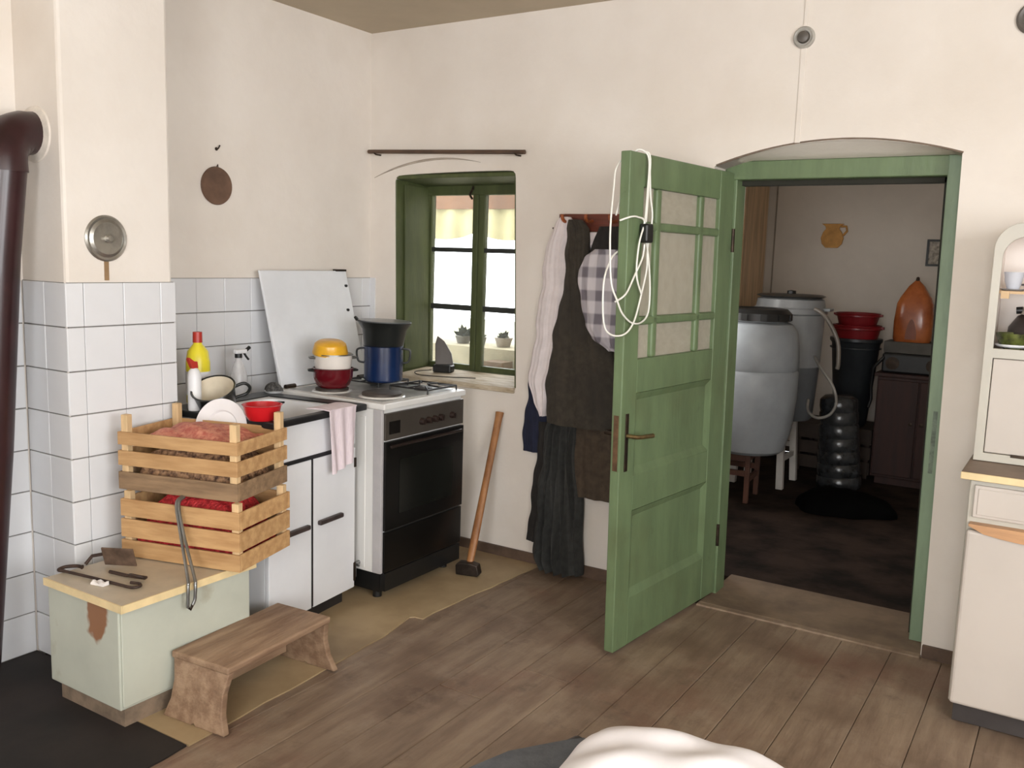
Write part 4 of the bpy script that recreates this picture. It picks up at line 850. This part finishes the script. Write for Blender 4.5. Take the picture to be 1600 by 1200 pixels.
# outside the window: ledge with things on it, a beam and an awning
t = MB().box(-1.6, 1.0, 1.0, 1.35, 0.0, 0.925).build('garden_wall', mat('beige_render', (138, 130, 104), 0.9, 0.08)); tag(t, 'pale rendered garden wall outside the window', 'garden wall')  # even beige render colour
bush = mat('dark_foliage', (44, 50, 36), 0.8, 0.3, 20, bump=0.5)
def pot(label, x_, r, h_, m, fol):
    t = thing('plant_pot', label, 'plant pot', (x_, 1.15, 0.926), group='things on the garden wall')
    MB().lathe([(0, 0), (r*0.7, 0), (r, h_), (r*0.9, h_), (0, h_*0.9)], 20).build('pot', m, t, smooth=35, local=True)
    rr = random.Random(int(x_*100)); s_ = MB()
    for k in range(26):
        a = rr.uniform(0, 2*PI); e = rr.uniform(0.1, 1.3); l_ = r*fol*rr.uniform(0.6, 1.1)
        d = Vector((math.cos(a)*math.cos(e), math.sin(a)*math.cos(e), math.sin(e))); b0 = Vector((0, 0, h_*0.9)); sd = d.orthogonal().normalized()*l_*0.22
        s_.add([b0, b0+d*l_*0.55+sd, b0+d*l_, b0+d*l_*0.55-sd], [(0, 1, 2, 3)])
    lf = s_.build('leaves', bush, t, local=True); lf['kind'] = 'stuff'
pot('dark leafy pot plant outside left panes', -0.20, 0.055, 0.05, mat('grey_pot', (88, 84, 76), 0.8), 1.5)
pot('small grey pot plant by the window mullion', -0.06, 0.04, 0.05, bpy.data.materials['grey_pot'], 1.2)
pot('pale pot plant outside right panes', 0.12, 0.06, 0.06, mat('pale_pot', (132, 122, 108), 0.8), 0.9)
t = MB().box(0.16, 0.30, 0.86, 0.98, 0.0, 0.86).build('garden_post', mat('brown_post', (92, 68, 40), 0.8)); tag(t, 'short brown wooden post before the garden wall', 'post')
t = MB().box(-1.4, 1.0, 1.42, 1.50, 1.82, 1.96).build('porch_beam', mat('brown_beam', (104, 72, 46), 0.7)); tag(t, 'brown porch beam outside top of window', 'beam')
aw = thing('porch_valance', 'pale yellow pleated valance below the porch beam', 'valance', (-0.2, 1.46, 1.7))
vm_ = mat('yellow_valance', (156, 149, 112), 0.9, 0.05)
MB().shell(lambda u, v: Vector((-1.4+2.4*u, 1.44-0.012*math.sin(u*90), 1.82-(0.16+0.05*abs(math.sin(u*14)))*(1-v))), 160, 4, lambda u, v: Vector((-1.4+2.4*u, 1.446-0.012*math.sin(u*90), 1.82-(0.16+0.05*abs(math.sin(u*14)))*(1-v)))).build('cloth', vm_, aw, smooth=60)
g = MB().box(-14, 0.7, WT+0.02, 16, -0.3, -0.13).build('ground_outside', mat('outside_ground', (150, 146, 120), 0.9, 0.1)); tag(g, 'pale ground outside the house window', 'ground', kind='structure')

# coat rack and clothes -------------------------------------------------
t = thing('coat_rack', 'reddish brown wooden coat rack board behind the open door', 'coat rack', (1.42, -0.015, 1.66))
rw = mat('red_brown_board', (112, 54, 38), 0.45, 0.2, 6, stretch=(0.6, 5, 5))
MB().box(1.165, 1.72, -0.022, 0.0, 1.625, 1.705).build('board', rw, t, bevel=0.004)
for x_ in (1.22, 1.34, 1.46, 1.58, 1.68):
    MB().tube(smooth_path([(x_, -0.022, 1.672), (x_, -0.06, 1.668), (x_, -0.085, 1.68), (x_, -0.09, 1.70)]), [0.008]*18+[0.011], 8).build('peg', mat('orange_peg', (170, 92, 50), 0.4) if x_ < 1.3 else bpy.data.materials['orange_peg'], t, smooth=60)
def garment(name, label, cat, rows, y0, d, m, folds=7, famp=0.008, seed=1, flare=1.0, part='cloth'):
    rr = random.Random(seed); p1, p2 = rr.uniform(0, 6), rr.uniform(0, 6)
    zs = [r[0] for r in rows]; nv = 48
    def lr(z):
        for a, b in zip(rows[:-1], rows[1:]):
            if b[0] <= z <= a[0]:
                s_ = (a[0]-z)/(a[0]-b[0]); s_ = s_*s_*(3-2*s_)*0.5+s_*0.5
                return a[1]+(b[1]-a[1])*s_, a[2]+(b[2]-a[2])*s_
        return rows[-1][1], rows[-1][2]
    def front(u, v):
        z = zs[0]+(zs[-1]-zs[0])*v; l_, r_ = lr(z)
        l_ += 0.005*math.sin(z*23+p1)+0.003*math.sin(z*51+p2); r_ += 0.005*math.sin(z*19+p2)
        w = (1-(2*u-1)**4)
        f = famp*math.sin(folds*2*PI*u+p1+1.2*math.sin(z*5+p2))*(0.35+0.65*v) + 0.4*famp*math.sin(folds*4.3*PI*u+p2+z*4)
        return Vector((l_+(r_-l_)*u, y0-d*(0.25+0.75*w)*(0.7+0.3*v*flare)-f*w, z))
    def back(u, v):
        p = front(u, v); return Vector((p.x, y0, p.z))
    t = thing(name, label, cat, ((rows[-1][1]+rows[-1][2])/2, y0, zs[-1]))
    MB().shell(front, 44, nv, back).build(part, m, t, smooth=60)
    return t
dkc = mat('dark_olive_wool', (62, 56, 48), 0.95, 0.12, 30, stain=((48, 44, 40), 4, 0.5, 0.7, 0.6))
dks = mat('charcoal_cloth', (56, 56, 54), 0.92, 0.12, 30)
brn = mat('dark_brown_cloth', (74, 62, 50), 0.95, 0.12, 30)
blk_c = mat('black_wool', (38, 35, 33), 0.95, 0.12, 30)
whc = mat('white_cotton', (226, 216, 216), 0.9, 0.03, 20)
nav = mat('navy_cloth', (26, 30, 52), 0.9, 0.1, 30)
garment('navy_garment', 'navy blue cloth hanging lowest at the left of clothes', 'clothing', [(0.925, 1.028, 1.065), (0.84, 1.022, 1.085), (0.74, 1.012, 1.14), (0.58, 1.002, 1.13), (0.565, 1.002, 1.13)], -0.012, 0.025, nav, 2, 0.004, 3)
garment('white_shirt', 'white shirt hanging at the left end of coat rack', 'clothing', [(1.69, 1.185, 1.23), (1.66, 1.150, 1.25), (1.60, 1.125, 1.265), (1.45, 1.098, 1.265), (1.20, 1.075, 1.25), (1.0, 1.050, 1.215), (0.90, 1.040, 1.19), (0.82, 1.075, 1.175), (0.755, 1.115, 1.15)], -0.03, 0.045, whc, 3, 0.005, 4)
garment('brown_coat', 'dark brown coat behind the others reaching knee height', 'clothing', [(1.60, 1.33, 1.46), (1.2, 1.28, 1.60), (0.8, 1.26, 1.60), (0.42, 1.29, 1.585), (0.395, 1.30, 1.585)], -0.024, 0.045, brn, 3, 0.006, 6)
garment('long_skirt', 'long charcoal pleated skirt hanging down to the floor', 'clothing', [(0.80, 1.165, 1.335), (0.6, 1.14, 1.335), (0.4, 1.118, 1.355), (0.2, 1.108, 1.368), (0.06, 1.105, 1.372), (0.012, 1.13, 1.372)], -0.03, 0.075, dks, 5, 0.026, 7)
garment('black_trousers', 'black trouser leg hanging left of the pleated skirt', 'clothing', [(0.72, 1.10, 1.20), (0.5, 1.085, 1.19), (0.3, 1.065, 1.17), (0.14, 1.055, 1.15), (0.125, 1.055, 1.15)], -0.018, 0.035, blk_c, 2, 0.004, 8)
garment('wool_coat', 'dark olive wool coat in front on the coat rack', 'clothing', [(1.675, 1.258, 1.315), (1.64, 1.244, 1.35), (1.55, 1.238, 1.36), (1.43, 1.252, 1.37), (1.28, 1.218, 1.42), (1.10, 1.190, 1.50), (0.95, 1.168, 1.53), (0.78, 1.172, 1.54), (0.735, 1.172, 1.54)], -0.075, 0.06, dkc, 3, 0.006, 9)
pm = bpy.data.materials.new('grey_plaid'); pm.use_nodes = True
nt = pm.node_tree; N = nt.nodes; L = nt.links; ge = N.new('ShaderNodeNewGeometry'); sx = N.new('ShaderNodeSeparateXYZ'); L.new(ge.outputs['Position'], sx.inputs[0])
def stripe(out, freq):
    a = N.new('ShaderNodeMath'); a.operation = 'MULTIPLY'; a.inputs[1].default_value = freq; L.new(out, a.inputs[0])
    f = N.new('ShaderNodeMath'); f.operation = 'SINE'; L.new(a.outputs[0], f.inputs[0])
    r = N.new('ShaderNodeMapRange'); r.inputs[1].default_value = -0.1; r.inputs[2].default_value = 0.35; L.new(f.outputs[0], r.inputs[0]); return r.outputs[0]
s1 = stripe(sx.outputs['X'], 78); s2 = stripe(sx.outputs['Z'], 62)
sm = N.new('ShaderNodeMath'); sm.operation = 'ADD'; L.new(s1, sm.inputs[0]); L.new(s2, sm.inputs[1])
cr_ = N.new('ShaderNodeValToRGB'); dv2 = N.new('ShaderNodeMath'); dv2.operation = 'MULTIPLY'; dv2.inputs[1].default_value = 0.5; L.new(sm.outputs[0], dv2.inputs[0]); L.new(dv2.outputs[0], cr_.inputs[0])
cr_.color_ramp.elements[0].color = (*lin((214, 208, 212)), 1); cr_.color_ramp.elements[1].color = (*lin((118, 112, 120)), 1)
e_ = cr_.color_ramp.elements.new(0.5); e_.color = (*lin((176, 170, 176)), 1)
L.new(cr_.outputs[0], N['Principled BSDF'].inputs['Base Color']); N['Principled BSDF'].inputs['Roughness'].default_value = 0.9
garment('black_jacket', 'black jacket collar under the rack above plaid shirt', 'clothing', [(1.645, 1.42, 1.54), (1.56, 1.38, 1.57), (1.47, 1.375, 1.58), (1.42, 1.39, 1.58)], -0.10, 0.04, blk_c, 2, 0.005, 12)
garment('plaid_shirt', 'grey and white plaid shirt over the dark olive coat', 'clothing', [(1.545, 1.42, 1.56), (1.51, 1.375, 1.58), (1.45, 1.350, 1.59), (1.32, 1.360, 1.59), (1.21, 1.392, 1.59), (1.15, 1.44, 1.59), (1.105, 1.52, 1.58)], -0.142, 0.04, pm, 2, 0.008, 10)
garment('white_collar', 'bit of white shirt collar showing below the rack', 'clothing', [(1.62, 1.325, 1.41), (1.58, 1.322, 1.38), (1.54, 1.322, 1.345)], -0.045, 0.03, whc, 1, 0.002, 13)
t = thing('hanging_string', 'thin string hanging from a nail left of white shirt', 'string', (1.12, -0.01, 0.9))
MB().tube([(1.135, 0.0, 1.635), (1.135, -0.022, 1.64)], 0.004, 8).build('nail', iron, t)
MB().tube([(1.135, -0.018, 1.64), (1.09, -0.012, 1.28), (1.04, -0.008, 0.94)], 0.0016, 6).build('string', mat('beige_string', (150, 132, 114), 0.8), t, smooth=60)

# white extension cord over the door ------------------------------------
t = thing('extension_cord', 'white extension cord with black socket looped over green door', 'cord', tuple(lp(0.06, Zt)))
wc = mat('white_cable', (232, 230, 222), 0.4, 0.02)
def cp_(lst, n0=0.012): return smooth_path([lp(u, z, n0+dn) for (u, z, dn) in lst], 5)
cab = MB()
cab.tube(cp_([(0.085, 1.62, 0.006), (0.10, 1.75, 0.004), (0.105, 1.86, 0.003), (0.095, Zt+0.006, -0.012), (0.08, Zt+0.007, -0.04), (0.05, Zt-0.06, -0.062), (0.02, 1.70, -0.065)]), 0.0034, 8)
cab.tube(cp_([(0.105, 1.64, 0.0), (0.115, 1.76, 0.0), (0.115, 1.87, 0.002), (0.105, Zt+0.006, -0.012), (0.09, Zt+0.007, -0.045), (0.06, 1.80, -0.062), (0.0, 1.66, -0.065)]), 0.0034, 8)
cab.tube(cp_([(0.115, 1.87, 0.0), (0.13, 1.74, 0.0), (0.15, 1.66, 0.0), (0.125, 1.55, 0.0), (0.12, 1.47, 0.002), (0.085, 1.38, 0.004), (0.035, 1.28, 0.006), (-0.02, 1.235, 0.0), (-0.08, 1.235, -0.02), (-0.115, 1.28, -0.03), (-0.115, 1.42, -0.035), (-0.05, 1.50, -0.05), (0.01, 1.53, -0.06)]), 0.0034, 8)
cab.tube(cp_([(0.06, Zt+0.007, -0.04), (0.02, Zt-0.03, -0.062), (-0.02, 1.82, -0.06), (-0.045, 1.76, -0.05), (-0.09, 1.64, -0.03), (-0.105, 1.54, -0.02), (-0.105, 1.42, -0.01), (-0.08, 1.36, 0.0), (-0.045, 1.31, 0.004), (0.02, 1.275, 0.006), (0.09, 1.275, 0.006), (0.14, 1.31, 0.004), (0.15, 1.40, 0.002), (0.13, 1.51, 0.002), (0.105, 1.57, 0.004)]), 0.0034, 8)
cab.tube(cp_([(-0.03, 1.64, -0.03), (0.0, 1.655, 0.0), (0.04, 1.655, 0.004), (0.08, 1.64, 0.008), (0.05, 1.56, 0.006), (0.04, 1.45, 0.006), (0.08, 1.38, 0.006)]), 0.0034, 8)
cab.tube(cp_([(0.09, 1.56, 0.006), (0.078, 1.51, 0.006), (0.03, 1.45, 0.006), (-0.02, 1.38, 0.0), (-0.045, 1.35, -0.03)]), 0.0034, 8)
cab.build('cable', wc, t, smooth=60)
sk = MB(); lbox(sk, 0.072, 0.118, 1.565, 1.635, 0.003, 0.040); sk.build('socket', BP, t, bevel=0.008)

# junction boxes high on the wall ---------------------------------------
por = mat('grey_porcelain', (176, 172, 164), 0.4, 0.1, 12); dkp = mat('dark_bakelite', (96, 90, 84), 0.4, 0.1)
for (x_, z_, l_, r) in ((2.232, 2.388, 'round grey junction box above the doorway', 0.042), (3.02, 2.375, 'round dark junction box at the upper right edge', 0.055)):
    t = thing('junction_box', l_, 'junction box', (x_, 0, z_), group='junction boxes high on the back wall')
    Tm = Matrix.Translation((x_, 0, z_)) @ Matrix.Rotation(PI/2, 4, 'X')
    MB().lathe([(0, 0), (r, 0), (r, 0.010), (r*0.86, 0.018), (r*0.7, 0.014), (r*0.6, 0.014)], 32, Tm).build('base', por if x_ < 2.5 else dkp, t, smooth=30)
    MB().lathe([(0, 0.01), (r*0.55, 0.01), (r*0.5, 0.026), (r*0.2, 0.03), (0, 0.03)], 28, Tm).build('cover', dkp, t, smooth=30)
t = MB().box(2.222, 2.244, -0.005, 0.0, 1.985, 2.35).box(2.226, 2.240, -0.006, 0.0, 2.425, H).build('trim_4', M['plaster'], bevel=0.002); tag(t, 'plastered over cable strip between doorway arch and ceiling', 'cable strip', kind='structure')

# cupboard at the right ---------------------------------------------------
t = thing('kitchen_cupboard', 'cream kitchen cupboard with arched open niche and wooden edge', 'cupboard', (3.5, -0.26, 0))
cc = mat('cream_lacquer', (190, 181, 172), 0.45, 0.02, 3); cc2 = mat('cream_frame', (184, 179, 167), 0.4, 0.03, 3)
X0, X1 = 3.012, 3.98
MB().box(X0, X1, -0.515, -0.012, 0.075, 0.835).build('lower_body', cc2, t, bevel=0.004)
MB().box(X0+0.015, X1, -0.49, -0.03, 0.0, 0.076).build('plinth', mat('dark_grey_plinth', (60, 54, 52), 0.6), t)
MB().box(2.986, X1+0.02, -0.550, -0.005, 0.836, 0.862).build('worktop', mat('brown_laminate', (124, 104, 88), 0.5, 0.1), t, bevel=0.004)
MB().box(2.986, X1+0.02, -0.556, -0.549, 0.838, 0.861).build('worktop_edge', mat('pale_wood_edge', (218, 196, 150), 0.5, 0.06), t, bevel=0.002)
wh_ = mat('orange_wood_grip', (184, 140, 100), 0.45, 0.1, 6, stretch=(0.6, 6, 6))
for (a, b_) in ((X0+0.016, X0+0.475), (X0+0.49, X1-0.01)):
    d = MB().box(a, b_, -0.528, -0.514, 0.712, 0.818).build('drawer', cc, t, bevel=0.003)
    MB().box(a+0.012, b_-0.012, -0.531, -0.527, 0.722, 0.808).build('drawer_face', cc, d, bevel=0.002)
    dd = MB().box(a-0.012, b_, -0.545, -0.515, 0.078, 0.672).build('door', cc, t, bevel=0.012, seg=3)
    MB().prism([(a-0.005, 0.688)] + [(a-0.005+(b_-a)*k/10, 0.688-0.030*math.sin(PI*k/10)**0.5-0.004) for k in range(1, 10)] + [(b_-0.004, 0.688), (b_-0.004, 0.695), (a-0.005, 0.695)], -0.556, -0.515, 'xzy').build('grip', wh_, dd, bevel=0.003)
# upper case
XU0, XU1 = 2.998, 3.96; ZN0, ZN1 = 1.246, 1.612
outer = [(XU0, 0.864), (XU1, 0.864), (XU1, 1.575)] + arc(XU1-0.08, 1.575, 0.08, 0, PI/2, 8) + arc(XU0+0.085, 1.575, 0.085, PI/2, PI, 8)
niche = [(XU0+0.026, ZN0), (XU1-0.026, ZN0), (XU1-0.026, 1.545)] + arc(XU1-0.026-0.07, 1.545, 0.07, 0, PI/2, 8) + arc(XU0+0.026+0.07, 1.545, 0.07, PI/2, PI, 8)
low = [(XU0+0.028, 0.892), (XU1-0.028, 0.892), (XU1-0.028, 1.214), (XU0+0.028, 1.214)]
MB().prism(outer, -0.335, -0.315, 'xzy', holes=[niche, low]).build('front_frame', cc2, t, bevel=0.004)
sh = MB()
sh.prism([outer[i] for i in range(len(outer))], -0.03, -0.01, 'xzy')
ins = [(XU0+0.012, 0.876), (XU1-0.012, 0.876), (XU1-0.012, 1.570)] + arc(XU1-0.012-0.075, 1.570, 0.075, 0, PI/2, 8) + arc(XU0+0.012+0.075, 1.570, 0.075, PI/2, PI, 8)
sh.prism(outer, -0.315, -0.03, 'xzy', holes=[ins])
sh.build('upper_case', mat('niche_white', (236, 226, 218), 0.5, 0.02, 3), t)
MB().box(XU0+0.012, XU1-0.012, -0.315, -0.03, 1.222, 1.240).build('niche_floor', mat('niche_floor_grey', (120, 112, 100), 0.6), t)
for (a, b_) in ((XU0+0.03, XU0+0.48), (XU0+0.485, XU1-0.03)):
    sd_ = MB().box(a, b_, -0.33, -0.318, 0.894, 1.212).build('flap', cc, t, bevel=0.003)
    MB().box((a+b_)/2-0.02 if a > 3.3 else b_-0.37, (a+b_)/2+0.02 if a > 3.3 else b_-0.32, -0.336, -0.329, 0.886, 0.896).build('catch', iron, sd_)
MB().box(XU0+0.014, XU1-0.014, -0.30, -0.03, 1.428, 1.437).build('shelf', mat('tan_shelf', (190, 160, 120), 0.5), t)
MB().box(XU0+0.03, XU0+0.055, -0.306, -0.29, 1.412, 1.437).build('shelf_clip', bpy.data.materials['tan_shelf'], t)
# things in niche
wc_ = mat('grey_white_cup', (196, 198, 206), 0.25, 0.03)
def cup(label, x_, y_):
    t = lathe_thing('coffee_cup', label, 'cup', (x_, y_, 1.438), [('body', [(0, 0), (0.016, 0), (0.018, 0.004), (0.026, 0.03), (0.031, 0.062), (0.029, 0.062), (0.024, 0.03), (0.014, 0.008), (0, 0.008)], wc_), ('saucer', [(0, 0.0005), (0.03, 0.0005), (0.042, 0.006), (0.03, 0.004), (0, 0.003)], wc_)], group='cups on the cupboard shelf')
    MB().tube(smooth_path([(0.028, 0, 0.052), (0.046, 0, 0.05), (0.046, 0, 0.026), (0.024, 0, 0.02)]), 0.0035, 8).build('handle', mat('dark_cup_handle', (60, 56, 58), 0.4) if 'dark_cup_handle' not in bpy.data.materials else bpy.data.materials['dark_cup_handle'], t, smooth=60, local=True)
cup('grey white cup on saucer, leftmost on the cupboard shelf', 3.058, -0.25)
cup('grey white cup on saucer, second on the cupboard shelf', 3.165, -0.25)
gb = mat('green_patterned_glass', (92, 100, 48), 0.2, 0.4, 30, rgb2=(34, 36, 22), spec=0.8)
t = lathe_thing('glass_bowl', 'green patterned glass bowl at left bottom of the niche', 'bowl', (3.075, -0.255, 1.241), [('body', [(0, 0), (0.025, 0), (0.04, 0.012), (0.052, 0.045), (0.054, 0.055), (0.050, 0.055), (0.036, 0.016), (0, 0.008)], gb)])
MB().lathe([(0.0525, 0.018), (0.051, 0.012), (0.045, 0.008), (0.042, 0.012)], 28).build('white_band', wpl, t, smooth=35, local=True)
t = lathe_thing('teapot', 'dark teapot with pale lid in the cupboard niche', 'teapot', (3.120, -0.155, 1.241), [('body', [(0, 0), (0.06, 0), (0.072, 0.03), (0.07, 0.07), (0.045, 0.11), (0.03, 0.118), (0, 0.12)], mat('dark_stoneware', (58, 50, 48), 0.35, 0.2)), ('lid', [(0, 0.116), (0.036, 0.116), (0.03, 0.14), (0.012, 0.152), (0, 0.155)], mat('pale_lid', (190, 182, 172), 0.4, 0.2, 20))])
MB().tube([(-0.03, 0, 0.13), (-0.05, 0, 0.128)], 0.012, 8).build('knob', BP, t, smooth=60, local=True)
MB().tube(smooth_path([(0.065, 0, 0.04), (0.10, 0, 0.06), (0.12, 0, 0.10)]), [0.012]*11, 10).build('spout', bpy.data.materials['dark_stoneware'], t, smooth=60, local=True)

# daybed in the foreground ---------------------------------------------
t = thing('daybed', 'dark framed daybed under grey blanket at the bottom edge', 'bed', (2.9, -2.9, 0))
bfm = mat('dark_bed_wood', (44, 34, 30), 0.5, 0.15)
T_ = Matrix.Translation((2.365, -1.945, 0)) @ Matrix.Rotation(math.radians(-16), 4, 'Z')
def ex(u, v, z): return T_ @ Vector((u, -v, z))
MB().box(0.0, 0.9, -1.9, 0.0, 0.18, 0.30, T_).build('frame', bfm, t, bevel=0.008)
for (a, b_) in ((0.04, -0.06), (0.86, -0.06), (0.04, -1.84), (0.86, -1.84)): MB().box(a-0.03, a+0.03, b_-0.03, b_+0.03, -0.004, 0.18, T_).build('leg', bfm, t)
MB().box(0.004, 0.89, -1.89, -0.008, 0.30, 0.398, T_).build('mattress', bfm, t, bevel=0.012, seg=3)
gm = mat('slate_blanket', (84, 86, 90), 0.95, 0.08, 40, bump=0.2)
def bl_t(u, v):
    U = -0.022+0.91*u; v0 = max(0.03, 0.20-2.7*(U+0.022))
    return ex(U, v0+(1.5-v0)*v, 0.409+0.004*math.sin(9*u+7*v))
MB().shell(bl_t, 40, 30, lambda u, v: bl_t(u, v)-Vector((0, 0, 0.010))).build('blanket', gm, t, smooth=60)
t = thing('bed_pillow', 'rumpled white pillow at the end of the daybed', 'pillow', (2.7, -2.25, 0.415))
Tp = Matrix.Translation((2.445, -2.0, 0.416)) @ Matrix.Rotation(math.radians(5), 4, 'Z')
rr = random.Random(8); fx = [(rr.uniform(5, 22), rr.uniform(5, 22), rr.uniform(0, 6)) for _ in range(5)]
def pil(u, v, s_):
    a, b_ = 2*u-1, 2*v-1
    e = max(0.0, (1-abs(a)**3))*max(0.0, (1-abs(b_)**3)); e = e**0.5
    w_ = 0.0028*sum(math.sin(p*u+q*v+r) for p, q, r in fx)*e
    x_ = 0.25+0.25*a*(1-0.08*b_*b_); y_ = -0.21-0.21*b_*(1-0.10*a*a)
    return Tp @ Vector((x_, y_, 0.045+(0.085*e+w_ if s_ > 0 else -0.043*e)))
MB().shell(lambda u, v: pil(u, v, 1), 36, 32, lambda u, v: pil(u, v, -1)).build('case', mat('white_linen', (224, 219, 220), 0.9, 0.03, 6), t, smooth=70)
